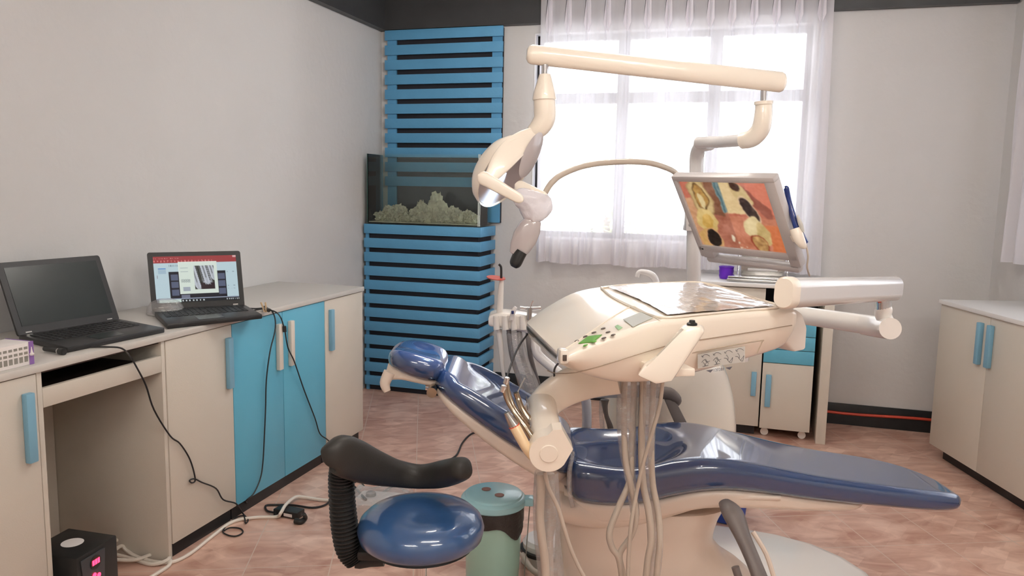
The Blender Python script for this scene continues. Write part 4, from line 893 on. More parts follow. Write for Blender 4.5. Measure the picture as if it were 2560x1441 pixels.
# plastic bag around the handle
b = new(); bmesh.ops.create_icosphere(b, subdivisions=4, radius=1)
for vv in b.verts:
    d = 1 + 0.22 * noise.noise(vv.co * 1.5 + V((3, 1, 2))) + 0.10 * abs(noise.noise(vv.co * 3.4)); vv.co = V((vv.co.x * 0.055 * d * (1 + 0.35 * vv.co.z), vv.co.y * 0.030 * d, vv.co.z * 0.055 * d - vv.co.x * 0.012))
bmesh.ops.translate(b, verts=b.verts, vec=P(1330, 514, 2.50)); obj('plastic_wrap', b, mat('white_film', (0.82, 0.79, 0.84), 0.2, coat=0.5, bump=0.4, bscale=40, alpha=0.85), t)
b = new(); c3 = P(1313, 593, 2.50); lathe(b, [(0.001, -0.070), (0.024, -0.064), (0.034, -0.038), (0.040, 0.0), (0.036, 0.035), (0.026, 0.062), (0.016, 0.07), (0.001, 0.07)], c3, V((0.42, 0.0, 0.9)), 30, 1.0, 0.5, V((1, 0, 0))); obj('lower_handle', b, M_LENS, t)
b = new(); tube(b, [P(1304, 628, 2.50), P(1297, 640, 2.50), P(1288, 660, 2.50), P(1284, 668, 2.5)], [0.025, 0.026, 0.024, 0.013], 18, 4, squash=0.8); obj('handle_tip', b, M_BLACK, t)
# camera hose arc
b = new(); tube(b, [P(1362, 484, 2.52), P(1380, 456, 2.52), P(1412, 433, 2.54), P(1470, 413, 2.57), P(1545, 405, 2.6), P(1610, 406, 2.65), P(1655, 416, 2.7), P(1690, 434, 2.75), P(1712, 470, 2.8)], 0.0095, 12, 8); ho = obj('flexible_hose', b, M_HOSE, t)
# monitor
mc = V((0.722, 2.585, 1.425)); W_ = V((0.200, -0.272, -0.004)).normalized(); V_ = V((0.125, 0.070, -0.22)); V_ = (V_ - W_ * V_.dot(W_)).normalized()
TMON = thing('wall_monitor', mc, 'tilted grey monitor showing close-up teeth on the unit pole', 'monitor'); TMON.name = 'dental_monitor'
N_ = W_.cross(V_).normalized(); N_ = -N_ if N_.y > 0 else N_      # toward the viewer
sw, sh = 0.345, 0.262
def mq(x, y, e=0.0): return mc + W_ * x + V_ * y + N_ * e          # x right, y down
x0, x1, y0, y1 = -sw / 2 - 0.022, sw / 2 + 0.040, -sh / 2 - 0.022, sh / 2 + 0.075
b = new(); prof = rrect(x1 - x0, y1 - y0, 0.028, 6, 2, 2)
outer = [(x0 + a, y0 + c) for a, c in prof]
# frame as solid with a slot: rings outer front -> inner screen edge
slot = (x0 + 0.06, x1 - 0.045, sh / 2 + 0.026, sh / 2 + 0.050)
def strip(xa, xb, ya, yb, e0, e1, rr=0.003):
    obox(b, mq(xa, ya, e0), W_ * (xb - xa), V_ * (yb - ya), N_ * (e1 - e0), rr)
strip(x0, x1, y0, -sh / 2, -0.02, 0.012, 0.005); strip(x0, -sw / 2, y0 + 0.01, slot[3] + 0.0, -0.02, 0.012, 0.005); strip(sw / 2, x1, y0 + 0.01, slot[3], -0.02, 0.012, 0.005)
strip(x0 + 0.002, x1 - 0.002, sh / 2, slot[2], -0.02, 0.012, 0.005)
strip(x0 + 0.012, slot[0], slot[2] - 0.01, slot[3] + 0.004, -0.02, 0.0118, 0.005); strip(x0 + 0.018, x1 - 0.012, slot[3], y1, -0.02, 0.012, 0.010)
obj('monitor_frame', b, M_GFRAME, TMON)
b = new(); strip(-sw / 2 - 0.002, sw / 2 + 0.002, -sh / 2 - 0.002, sh / 2 + 0.002, -0.03, 0.003, 0.002); strip(-0.05, 0.05, -0.05, 0.05, -0.06, -0.028); obj('back_case', b, M_GFRAME, TMON)
def teeth(u, v):
    w = lambda s, k=1.0: noise.noise(V((u * s, v * s, k)))
    u0_, v0_ = u, v; u = u + 0.022 * w(6, 11) + 0.010 * w(19, 12); v = v + 0.030 * w(6, 13) + 0.012 * w(19, 14)
    if (u0_ < 0.475) != (u < 0.475): u = 0.4749 if u0_ < 0.475 else 0.4751
    sh_ = w(5, 2) * 26 + w(14, 5) * 12
    def ell(cx, cy, a, c, rot=0.0, wob=0.18):
        dx, dy = u - cx, (v - cy) * 0.76; cr_, sr_ = math.cos(rot), math.sin(rot)
        X, Y = dx * cr_ + dy * sr_, -dx * sr_ + dy * cr_
        return math.sqrt((X / a) ** 2 + (Y / c) ** 2) + wob * w(9, cx * 7)
    split = 0.475
    if u < split:
        col = [226 + sh_, 158 + sh_, 108 + sh_]
        if u < 0.12 and v < 0.25: col = [222, 112, 84]
        if v > 0.45 and u > 0.27: col = [196 + sh_, 112 + sh_, 84 + sh_]
        if 0.30 < u < 0.42 and v < 0.5: col = [150 + sh_, 92 + sh_, 62 + sh_]
        d = ell(0.20, 0.24, 0.125, 0.245, -0.12)
        if d < 1.0: col = [226 + sh_, 190 + sh_, 122 + sh_]
        if 0.93 < d < 1.04: col = [192, 150, 94]
        if d < 0.62: col = [206 + 40 * w(16, 3), 150 + 50 * w(16, 3), 70 + 30 * w(16, 3)]
        if 0.56 < d < 0.66: col = [138 + 60 * w(15, 9), 98 + 50 * w(15, 9), 50 + 30 * w(15, 9)]
        if ell(0.20, 0.30, 0.035, 0.10, -0.25) < 1: col = [246, 216, 150]
        d = ell(0.175, 0.60, 0.125, 0.15, 0.15)
        if d < 1: col = [240 + sh_, 200 + sh_, 116 + sh_]
        if d < 0.6: col = [236 + sh_, 182 + sh_, 82 + sh_]
        d = ell(0.15, 0.88, 0.14, 0.13)
        if d < 1: col = [226, 170, 92]
        d = ell(0.19, 0.875, 0.085, 0.105, 0.1)
        if d < 1: col = [34 + 40 * max(0, w(24, 4)), 26 + 36 * max(0, w(24, 4)), 20 + 30 * max(0, w(24, 4))]
        if 0.97 < d < 1.12: col = [236, 170, 110]
        if 0.415 - (1 - v) * 0.005 < u + 0.0 * v and v < 0.44: col = [110 + 30 * math.sin(u * 140), 138 + 24 * math.sin(u * 140), 140 + 18 * math.sin(u * 140)]
        d = ell(0.42, 0.86, 0.025, 0.05)
        if d < 1: col = [246, 226, 190]
    else:
        col = [214 + sh_, 112 + sh_, 82 + sh_]
        if u > 0.76 and v < 0.45 - (0.98 - u) * 0.9: col = [244, 128, 96]
        if 0.72 < u < 0.96 and 0.02 < v < 0.6 and abs(v - (0.12 + (u - 0.7) * 1.35)) < 0.10: col = [170 + sh_, 84 + sh_, 64 + sh_]
        if v > 0.5: col = [226 + sh_, 132 + sh_, 96 + sh_]
        if v > 0.62 and u > 0.85: col = [238, 122, 66]
        edge = 0.66 + 0.12 * v
        if v < 0.46 and u < 0.60 + v * 0.32 + 0.03 * w(7): col = [250 + sh_ * 0.4, 212 + sh_ * 0.5, 148 + sh_ * 0.6]
        d = ell(0.68, 0.16, 0.08, 0.16, -0.6)
        if d < 1: col = [232, 196, 130]
        d = ell(0.645, 0.07, 0.06, 0.05, 0.6)
        if d < 1: col = [86, 52, 36]
        d = ell(0.735, 0.41, 0.062, 0.15, -0.42, 0.1)
        if d < 1.16: col = [246, 206, 160]
        if d < 1.0: col = [66 + 60 * max(0, w(20, 6)), 46 + 46 * max(0, w(20, 6)), 40 + 40 * max(0, w(20, 6))]
        d = ell(0.72, 0.66, 0.11, 0.11, 0.2)
        if d < 1: col = [244 + sh_, 214 + sh_, 150 + sh_]
        d = ell(0.80, 0.76, 0.08, 0.13)
        if d < 1: col = [222 + sh_, 186 + sh_, 112 + sh_]
        d = ell(0.73, 0.90, 0.075, 0.12, -0.3)
        if d < 1: col = [206 + 60 * w(22, 7), 150 + 60 * w(22, 7), 84 + 40 * w(22, 7)]
        if 0.92 < d < 1.06: col = [168, 62, 36]
        if v > 0.9 and u < 0.6 and w(40, 8) > 0.3: col = [252, 236, 200]
    k_ = 14 * w(28, 21) + 8 * w(60, 22); col = [c + k_ for c in col]; m_ = sum(col) / 3; col = [m_ + (c - m_) * 0.84 for c in col]
    return tuple(max(0, min(255, c * 0.93)) for c in col)
picture('screen', mq(-sw / 2, -sh / 2, 0.0045), mq(sw / 2, -sh / 2, 0.0045), mq(sw / 2, sh / 2, 0.0045), mq(-sw / 2, sh / 2, 0.0045), 200, 150, teeth, TMON, 'lit screen showing two photos of decayed teeth', 2)
b = new(); tube(b, [mq(-0.06, 0, -0.05), mq(-0.08, 0.0, -0.16), P(1740, 560, 3.06)], 0.016, 12, 4); obj('monitor_arm', b, M_OFFW, TMON)
b = new(); lathe(b, [(0.001, 0), (0.0035, 0), (0.0035, 0.001), (0.001, 0.001)], mq(-sw / 2 + 0.0, sh / 2 + 0.014, 0.012), N_, 10); obj('status_light', b, M_BLACK, TMON)
# intraoral camera in a holder at the monitor's side
ic = [P(1966, 472, 2.42), P(1972, 500, 2.42), P(1984, 545, 2.41), P(2000, 585, 2.40), P(2014, 608, 2.40)]
t2 = thing('intraoral_camera', ic[-1], 'navy handheld dental camera standing in the holder beside the monitor', 'dental camera')
b = new(); tube(b, [P(1963, 470, 2.42)] + ic, [0.004, 0.0085, 0.008, 0.010, 0.012, 0.010], 14, 5); obj('wand', b, M_NAVY, t2)
b = new(); tube(b, [P(1993, 538, 2.388), P(2001, 560, 2.386), P(2008, 580, 2.386)], [0.003, 0.007, 0.005], 10, 4); obj('grey_insert', b, M_STICK, t2)
b = new(); tube(b, [P(2014, 606, 2.40), P(2020, 640, 2.40), P(2018, 668, 2.42), P(2024, 690, 2.46)], 0.003, 8, 5); obj('cord', b, M_HOSE, t2)
b = new(); tube(b, [P(1988, 572, 2.40), P(1995, 592, 2.395), P(2006, 612, 2.395), P(2012, 618, 2.40)], [0.017, 0.018, 0.013, 0.007], 14, 4); obox(b, P(1976, 590, 2.42), V((0.03, 0.0, 0)), V((0, 0.012, 0)), ZV * -0.02 + V((0.012, 0, 0)), 0.002); obj('camera_holder', b, M_CREAM, TMON)

# ================================================================== DELIVERY TABLE
t = DT = thing('delivery_table', (0.45, 2.15, 1.03), 'cream dental delivery table with glossy top and control panel', 'instrument table')
S = [((1410, 899, 1.85), (1316, 806, 2.28), 1.070), ((1418, 888, 1.86), (1324, 796, 2.31), 1.064), ((1480, 858, 1.88), (1372, 762, 2.37), 1.036), ((1560, 830, 1.91), (1440, 728, 2.43), 1.012), ((1640, 806, 1.95), (1530, 712, 2.50), 1.004),
     ((1700, 797, 1.98), (1620, 705, 2.56), 1.008), ((1800, 788, 2.03), (1690, 703, 2.60), 1.026), ((1900, 779, 2.08), (1735, 704, 2.61), 1.046), ((1975, 772, 2.12), (1760, 706, 2.61), 1.066), ((1992, 776, 2.14), (1772, 712, 2.60), 1.085)]
q = []
for a, c, zb in S: q.append((*P(*a), *P(*c), zb))
q = cr(q, 5); rings = []; topn = []; 
for a in q:
    n_, f_, zb = V(a[:3]), V(a[3:6]), a[6]; w = (f_ - n_).length; d = (V((f_.x, f_.y, 0)) - V((n_.x, n_.y, 0))).normalized()
    r = 0.016; ring = []
    hh = n_.z - zb
    for x, y in rrect(w, hh, r, 5, 10, 3):
        fx_ = x / w; zt = n_.z * (1 - fx_) + f_.z * fx_
        ring.append(V((n_.x, n_.y, 0)) + d * x + ZV * (zb + y / hh * (zt - zb)) + d * (0.035 * (1 - min(1, y / (hh * 0.5))) * (1 if x < w * 0.5 else -1)))
    rings.append(ring); topn.append((n_, f_, zb))
b = new(); loft(b, rings); obj('table_body', b, M_CREAM, t)
def top(i, s, e=0.001):
    n_, f_, zb = topn[max(0, min(len(topn) - 1, int(i)))]; k = min(int(i) + 1, len(topn) - 1); fr = i - int(i)
    n2, f2, _ = topn[k]; n_ = n_ * (1 - fr) + n2 * fr; f_ = f_ * (1 - fr) + f2 * fr
    return n_ * (1 - s) + f_ * s + ZV * e
def near(i, h, e=0.001):                # point on the near side, h below the top edge
    n_, f_, zb = topn[int(i)]; k = min(int(i) + 1, len(topn) - 1); fr = i - int(i); n2 = topn[k][0]; f2 = topn[k][1]; n_ = n_ * (1 - fr) + n2 * fr
    d = (V((f_.x, f_.y, 0)) - V((n_.x, n_.y, 0))).normalized(); hh = n_.z - zb; c = 0.035 * max(0, 1 - (hh - h) / (hh * 0.5)) if hh else 0
    return V((n_.x, n_.y, n_.z - h)) + d * (c - e)
def px_of(p):
    d = p - CO; k = d.dot(FW); return 1280 + FPX * d.dot(RT) / k, 720.5 - FPX * d.dot(UP) / k
def tf(x, y, e=0.001):                  # the spot of the curved table top seen at this point of the photo
    best = None; rng = [(i * 1.5, j / 16) for i in range(31) for j in range(17)]; st = (1.5, 1 / 16)
    for it in range(5):
        for i, s_ in rng:
            if not (0 <= i <= len(topn) - 1.01 and 0 <= s_ <= 1): continue
            q_ = px_of(top(i, s_, 0)); d_ = (q_[0] - x) ** 2 + (q_[1] - y) ** 2
            if best is None or d_ < best[0]: best = (d_, i, s_)
        st = (st[0] / 3, st[1] / 3); rng = [(best[1] + a_ * st[0], best[2] + c_ * st[1]) for a_ in range(-3, 4) for c_ in range(-3, 4)]
    return best[1], best[2]
def tp(x, y, e=0.001): return top(*tf(x, y), e)
lpx = [(1502, 722), (1530, 745), (1575, 768), (1625, 790), (1668, 797), (1760, 789), (1860, 779), (1950, 770), (1900, 752), (1830, 728), (1752, 709), (1690, 709), (1620, 712), (1550, 716)]
lip = [tp(x, y, 0.003) for x, y in lpx]; lip.append(lip[0]); b = new(); tube(b, lip, 0.0032, 8, 4, False); obj('tray_lip', b, M_CREAMG, t)
b = new(); g = []; cA, cB, cC, cD = [tf(*p) for p in ((1520, 722), (1668, 792), (1940, 768), (1752, 711))]
for i in range(25):
    row = []
    for j in range(17):
        a_, c_ = i / 24, j / 16
        ii = (cA[0] * (1 - a_) + cD[0] * a_) * (1 - c_) + (cB[0] * (1 - a_) + cC[0] * a_) * c_; s_ = (cA[1] * (1 - a_) + cD[1] * a_) * (1 - c_) + (cB[1] * (1 - a_) + cC[1] * a_) * c_
        row.append(b.verts.new(top(ii, s_, 0.0035 + 0.0025 * (noise.noise(V((i * 0.6, j * 0.7, 0))) + 0.6))))
    g.append(row)
for i in range(24):
    for j in range(16): b.faces.new((g[i][j], g[i + 1][j], g[i + 1][j + 1], g[i][j + 1]))
obj('tray_mat', b, mat('clear_mat', (0.66, 0.56, 0.48), 0.12, coat=1.0, bump=0.35, bscale=90), t, 'glossy ribbed silicone mat')
# seam line
b = new(); tube(b, [near(i, 0.070 - 0.027 * max(0, i - 20) / 24, 0.0006) for i in range(2, 44, 3)], 0.0012, 6, 2); obj('lid_seam', b, mat('seam_brown', (0.35, 0.27, 0.20), 0.5), t)
# control panel
b = new(); pn_ = [tp(x, y, 0.0014) for x, y in ((1404, 880), (1450, 850), (1500, 815), (1545, 785), (1580, 768), (1600, 776), (1650, 802))]
tube(b, pn_, 0.0016, 6, 5); obj('panel_edge', b, M_CREAM, t)
def dot(x, y, r, m, nm, rx_=1.0):
    i, s = tf(x, y); c = top(i, s, 0.0006); nn = (top(i + 1, s) - top(i, s)).cross(top(i, s + 0.05) - top(i, s)).normalized(); nn = nn if nn.z > 0 else -nn
    b = new(); lathe(b, [(0.001, 0), (r, 0), (r, 0.0014), (r * 0.8, 0.002), (0.001, 0.002)], c, nn, 14, rx_, 1.0, (top(i + 1, s) - top(i, s)).normalized()); obj(nm, b, m, t)
for x, y in ((1442, 854), (1463, 843), (1485, 833), (1508, 823), (1520, 832), (1533, 839), (1511, 850)): dot(x, y, 0.0048, M_BTN, 'button', 1.35)
for x, y in ((1465, 868), (1487, 859)): dot(x, y, 0.0048, M_GREEN, 'green_button', 1.35)
b = new(); prism(b, [tp(x, y, 0.001) for x, y in ((1446, 861), (1470, 843), (1505, 839), (1484, 859))], ZV * 0.0016); obj('direction_pad', b, M_GREEN, t)
b = new(); prism(b, [tp(x, y, 0.001) for x, y in ((1537, 818), (1544, 814), (1556, 821), (1546, 827))], ZV * 0.001); obj('brand_mark', b, mat('pale_green_print', srgb(150, 190, 140), 0.4), t)
b = new(); prism(b, [tp(x, y, 0.0016) for x, y in ((1558, 801), (1602, 783), (1632, 797), (1582, 820))], ZV * 0.0014); obj('lcd_window', b, M_LCD, t)
# sticker with four pictograms and number on the near side
s00, s10 = near(25.5, 0.083, 0.0012), near(33.5, 0.075, 0.0012); s01, s11 = near(25.5, 0.126, 0.0012), near(33.5, 0.108, 0.0012)
s00, s10, s01, s11 = PP(1744, 887, near(29, 0.09, 0.004), V((-0.26, 0.96, 0)).normalized()), PP(1862, 866, near(29, 0.09, 0.004), V((-0.26, 0.96, 0)).normalized()), PP(1744, 922, near(29, 0.09, 0.004), V((-0.26, 0.96, 0)).normalized()), PP(1862, 905, near(29, 0.09, 0.004), V((-0.26, 0.96, 0)).normalized())
sn = (s10 - s00).cross(s01 - s00).normalized(); sn = sn if sn.y < 0 else -sn
b = new(); prism(b, [s00, s10, s11, s01], sn * 0.001); st = obj('pictogram_label', b, M_STICK, t, 'grey label with four chair-position drawings')
b = new()
def sp(a, c): return (s00 * (1 - a) + s10 * a) * (1 - c) + (s01 * (1 - a) + s11 * a) * c + sn * 0.0015
for k in range(4):
    o = 0.06 + k * 0.24; L_ = lambda pts: tube(b, [sp(o + x * 0.2, y) for x, y in pts], 0.00055, 5, 2)
    L_([(0.15, 0.2), (0.4, 0.08), (0.75, 0.14), (0.95, 0.26)]); L_([(0.1, 0.12), (0.15, 0.22), (0.3, 0.22)])
    if k < 2: L_([(0.1, 0.6), (0.4, 0.42), (0.6, 0.62), (0.95, 0.58)]); L_([(0.3, 0.62), (0.55, 0.9)]); L_([(0.62, 0.62), (0.35, 0.92)]); L_([(0.2, 0.9), (0.8, 0.86)]); L_([(0.5, 0.4), (0.8, 0.75)])
    else: L_([(0.05, 0.55), (0.35, 0.60), (0.6, 0.85), (0.95, 0.60)]); L_([(0.6, 0.85), (0.85, 0.92), (0.98, 0.58)]); L_([(0.3, 0.35), (0.5, 0.55), (0.45, 0.75)])
obj('pictograms', b, M_INK, st)
sp_n = V((-0.26, 0.96, 0)).normalized(); pt0 = PP(1783, 930, near(29, 0.09, 0.003), sp_n)
txd = bpy.data.curves.new('serial_number', 'FONT'); txd.body = '120281'; txd.size = 0.011; txd.extrude = 0.0002
txo = bpy.data.objects.new('serial_number', txd); COL.objects.link(txo); txo.parent = t
ex = (PP(1830, 924, near(29, 0.09, 0.003), sp_n) - pt0).normalized(); ey = sn.cross(ex)
mm = Matrix((ex, ey, sn)).transposed().to_4x4(); mm.translation = pt0 - wpos(t)
bpy.context.view_layer.update(); tme = bpy.data.meshes.new_from_object(txo.evaluated_get(bpy.context.evaluated_depsgraph_get())); tme.transform(mm)
bpy.data.objects.remove(txo); tme.materials.clear(); tme.materials.append(M_INK); txo = bpy.data.objects.new('serial_number', tme); COL.objects.link(txo); txo.parent = t
b = new()
for xx, yy, dd in ((1774, 926, 6), (1822, 919, 6)):
    p0_, p1_, p2_ = [PP(xx + a, yy + c, near(29, 0.09, 0.003), sp_n) for a, c in ((-9, 1), (9, -2), (2, 6))]; prism(b, [p0_, p1_, p2_], sn * 0.0006)
obj('arrow_marks', b, M_INK, t)
b = new(); tube(b, [PP(x, y, near(29, 0.09, 0.004), sp_n) for x, y in ((1600, 905), (1735, 882), (1820, 866), (1902, 852), (1905, 856), (1892, 884))], 0.0018, 6, 3); obj('recess_shadow_line', b, mat('painted_recess_shade', (0.42, 0.34, 0.26), 0.5), t)  # shadow line of the recess, drawn as a thin dark tube
# near-side handle: slanted bar with a knob on its top
hx = [P(1706, 818, 1.86), P(1752, 818, 1.86), P(1762, 830, 1.86), P(1680, 955, 1.83), P(1640, 962, 1.83), P(1592, 940, 1.83), P(1612, 912, 1.84), P(1640, 905, 1.84)]
b = new(); prism(b, hx, V((0.012, 0.045, 0)), 0.006); hd_ = obj('side_handle', b, M_CREAM, t)
b = new(); kp = P(1730, 812, 1.885); lathe(b, [(0.001, -0.004), (0.013, -0.004), (0.013, 0.003), (0.008, 0.006), (0.007, 0.011), (0.001, 0.012)], kp, ZV, 12); obj('black_knob', b, M_BLACK, hd_)
b = new(); obox(b, P(1640, 945, 1.85), V((0.10, 0.02, 0)), V((-0.03, 0.12, 0)), ZV * 0.02, 0.004); obj('handle_mount', b, M_CREAM, hd_)
# front pull handle / film viewer lamp
b = new(); p = P(1400, 905, 1.84); obox(b, p + V((0.0, -0.004, -0.006)), V((0.022, 0.004, 0)), V((-0.008, 0.03, 0)), ZV * 0.036, 0.006); fh = obj('front_switch', b, M_CREAMG, t)
b = new(); obox(b, p + V((0.006, -0.006, 0.003)), V((0.010, 0.0015, 0)), V((0, 0.002, 0)), ZV * 0.015, 0.001); obj('switch_rocker', b, M_BTN, fh)
# rear hood piece
b = new(); prism(b, [P(1990, 772, 2.22), P(2008, 785, 2.22), P(2020, 820, 2.22), P(2016, 876, 2.22), P(1985, 882, 2.22), P(1960, 850, 2.22)], V((-0.10, 0.16, 0)), 0.008); obj('rear_hood', b, M_WHITEP, t)
# arm: end cap, metal bar, joint, lower cylinder
ea0, ea1 = P(1962, 733, 2.06), P(2236, 722, 2.62)
b = new(); ax = (ea1 - ea0).normalized(); sd = ax.cross(ZV).normalized(); u2 = sd.cross(ax)
ring = lambda c, f: [c + u2 * (a - 0.0415) * f + sd * (d - 0.028) * f for d, a in rrect(0.056, 0.083, 0.026, 8, 1, 1)]
loft(b, [ring(ea0 + ax * 0.03, 1), ring(ea1, 0.98), ring(ea1 + ax * 0.01, 0.9)]); ba_ = obj('metal_arm', b, M_OFFW, t)
b = new(); loft(b, [ring(ea0 - ax * 0.008, 0.93), ring(ea0, 1.06), ring(ea0 + ax * 0.03, 1.06)]); obj('arm_end_cap', b, M_CREAM, ba_)
for p in (P(2004, 747, 2.08), P(2226, 736, 2.56), P(2236, 736, 2.58)):
    b = new(); lathe(b, [(0.001, 0), (0.004, 0), (0.004, 0.002), (0.001, 0.002)], p, V((0.3, -1, 0)), 10); obj('screw', b, M_STEEL, ba_)
b = new(); tube(b, [P(2208, 745, 2.60), P(2208, 775, 2.60)], 0.026, 18, 1); obj('joint_rod', b, M_CHROME, t)
b = new(); tube(b, [P(2196, 752, 2.565), P(2201, 752, 2.565)], 0.008, 10, 1); obj('red_stop', b, M_RED, t)
b = new(); tube(b, [P(2208, 764, 2.60), P(2209, 775, 2.60), P(2208, 786, 2.60), P(2212, 798, 2.60), P(2216, 812, 2.60)], [0.024, 0.028, 0.027, 0.026, 0.032], 20, 4)
tube(b, [P(2226, 822, 2.55), P(2212, 820, 2.60), P(2190, 817, 2.66), P(2160, 812, 2.72)], [0.036, 0.037, 0.037, 0.036], 24, 3); obj('elbow_joint', b, M_WHITEP, t)
b = new(); tube(b, [P(2165, 812, 2.71), P(1990, 787, 3.0), P(1880, 775, 3.15)], 0.0345, 20, 3); obj('lower_arm', b, M_WHITEP, t)
b = new(); tube(b, [P(1880, 775, 3.15), P(1860, 800, 3.18), P(1850, 900, 3.2)], 0.035, 16, 4); obj('arm_post', b, M_WHITEP, t)
# arm to the instrument holder and the holder itself
def slab(pts, th, bev=0.006, m=M_CREAM, nm='part', par=None):
    b = new(); prism(b, pts, th, bev); return obj(nm, b, m, par)
b = new(); yk = [(P(1545, 935, 2.10), 0.055), (P(1480, 945, 2.12), 0.055), (P(1420, 968, 2.14), 0.050), (P(1372, 1000, 2.13), 0.046), (P(1345, 1040, 2.08), 0.044)]
q = cr([(*p, w_) for p, w_ in yk], 5); rings = []
for i, a in enumerate(q):
    p = V(a[:3]); td = (V(q[min(i + 1, len(q) - 1)][:3]) - V(q[max(i - 1, 0)][:3])).normalized(); nd = V((0.0, -1, 0)); nd = (nd - td * td.dot(nd)).normalized(); wd_ = td.cross(nd)
    rings.append([p + wd_ * (a[3] * math.copysign(abs(math.cos(th)) ** 0.5, math.cos(th))) + nd * (0.028 * math.copysign(abs(math.sin(th)) ** 0.5, math.sin(th))) for th in [2 * math.pi * k / 24 for k in range(24)]])
loft(b, rings); obj('holder_arm', b, M_CREAM, t)
h0, h1 = P(1372, 1135, 1.80), P(1352, 1020, 2.10)
ax = (h1 - h0).normalized(); sd = V((1, 0, 0)); sd = (sd - ax * ax.dot(sd)).normalized(); u2 = sd.cross(ax); u2 = u2 if u2.z > 0 else -u2
def hring(c, w, h, r): return [c + sd * (x - w / 2) + u2 * (y - h / 2) for x, y in rrect(w, h, r, 6, 2, 2)]
b = new(); loft(b, [hring(h0 + ax * 0.02, 0.078, 0.078, 0.03), hring(h0 + ax * 0.14, 0.080, 0.08, 0.03), hring(h1, 0.085, 0.082, 0.034), hring(h1 + ax * 0.02, 0.07, 0.06, 0.028)]); hb = obj('instrument_holder', b, M_CREAM, t)
b = new()
capp = [(math.cos(a) * 0.047, math.sin(a) * 0.047) for a in [math.radians(d) for d in range(95, 331, 12)]]
capp += [(0.058, 0.012), (0.030, 0.062), (0.008, 0.060)]
loft(b, [[h0 - ax * 0.0 + sd * x + u2 * y for x, y in capp], [h0 + ax * 0.045 + sd * x + u2 * y for x, y in capp]]); hc_ = obj('holder_end_cap', b, M_CREAM, hb)
b = new(); lathe(b, [(0.001, 0), (0.021, 0), (0.0225, 0.002), (0.0225, 0.006), (0.001, 0.006)], h0 - ax * 0.003 , ax, 32); obj('round_cover', b, M_CREAM, hc_)
b = new()
for k in range(5):
    for s in (0, 1): c = h0 + ax * (0.075 + k * 0.052 + s * 0.02) + sd * (-0.0395) + u2 * 0.026; lathe(b, [(0.001, 0), (0.006, 0), (0.006, 0.002), (0.001, 0.002)], c, -sd, 10)
obj('holder_notches', b, M_ARMR, hb)
# handpieces
def handpiece(pts, rad, m, label, nm='handpiece', extra=None):
    o = thing(nm, pts[-1], label, 'dental handpiece', 'handpieces in the holder'); b = new(); tube(b, pts, rad, 12, 5); obj('body', b, m, o)
    if extra: extra(o)
    return o
def bur(a, c):
    def f(o): b = new(); tube(b, [a, c], 0.0016, 8, 1); obj('bur', b, M_STEEL, o)
    return f
def hdp(c, ax_=V((0.25, -0.1, 1)), r=0.0075, h=0.016):
    def f(o): b = new(); lathe(b, [(0.001, -h / 2), (r, -h / 2), (r, h / 2), (r * 0.8, h / 2 + 0.001), (0.001, h / 2 + 0.001)], c, ax_, 16); obj('head', b, M_CHROME, o)
    return f
e1 = hdp(P(1266, 952, 1.95)); handpiece([P(1267, 952, 1.95), P(1272, 985, 1.95), P(1285, 1020, 1.94), P(1312, 1060, 1.92), P(1335, 1095, 1.90)], [0.005, 0.006, 0.0065, 0.009, 0.010], M_BRASS, 'dark bronze handpiece with a curved neck, standing tallest in the holder', extra=e1)
e2 = hdp(P(1258, 972, 1.90)); handpiece([P(1260, 972, 1.90), P(1268, 1000, 1.90), P(1285, 1030, 1.89), P(1310, 1065, 1.87), P(1330, 1095, 1.86)], [0.006, 0.0065, 0.0065, 0.009, 0.010], M_BRASS, 'shiny handpiece with a gold-toned head nearest the backrest edge', extra=e2)
handpiece([P(1290, 982, 2.0), P(1296, 1000, 2.0), P(1306, 1025, 1.98), P(1330, 1060, 1.96)], [0.007, 0.008, 0.009, 0.010], M_BRASS, 'short stubby metal handpiece with a thin needle tip', extra=bur(P(1292, 985, 2.0), P(1312, 945, 2.02)))
def cone(o): b = new(); tube(b, [P(1266, 1032, 1.84), P(1275, 1048, 1.84), P(1285, 1064, 1.84)], [0.007, 0.010, 0.0135], 14, 2); obj('tip_cone', b, M_STEEL, o); b = new(); tube(b, [P(1285, 1064, 1.84), P(1286, 1066, 1.84)], 0.0142, 14, 1); obj('red_ring', b, M_RED, o)
handpiece([P(1286, 1066, 1.84), P(1302, 1095, 1.83), P(1322, 1130, 1.82), P(1338, 1150, 1.82)], [0.0135, 0.0135, 0.012, 0.010], mat('yellowed_plastic', (0.80, 0.60, 0.36), 0.35, coat=0.5), 'cream scaler handle with a grey cone tip and thin red ring', extra=cone)
# hoses
def hose(px, r=0.009, m=M_HOSE, nm='hose', par=None, k=7, lab=None):
    b = new(); tube(b, [P(*p) for p in px], r, 10, k); return obj(nm, b, m, par or t, lab)
hose([(1562, 945, 2.1), (1560, 1050, 2.1), (1564, 1150, 2.08), (1578, 1215, 2.06), (1590, 1290, 2.05), (1578, 1340, 2.05), (1550, 1385, 2.05), (1556, 1430, 2.05), (1565, 1480, 2.05)], 0.0085)
hose([(1585, 945, 2.12), (1582, 1040, 2.12), (1578, 1130, 2.10), (1575, 1200, 2.08), (1548, 1265, 2.06), (1524, 1330, 2.05), (1530, 1370, 2.05), (1548, 1400, 2.05), (1560, 1480, 2.05)], 0.009)
hose([(1608, 945, 2.1), (1606, 1040, 2.1), (1604, 1130, 2.09), (1608, 1210, 2.08), (1622, 1280, 2.06), (1628, 1350, 2.05), (1620, 1400, 2.05), (1612, 1480, 2.05)], 0.010)
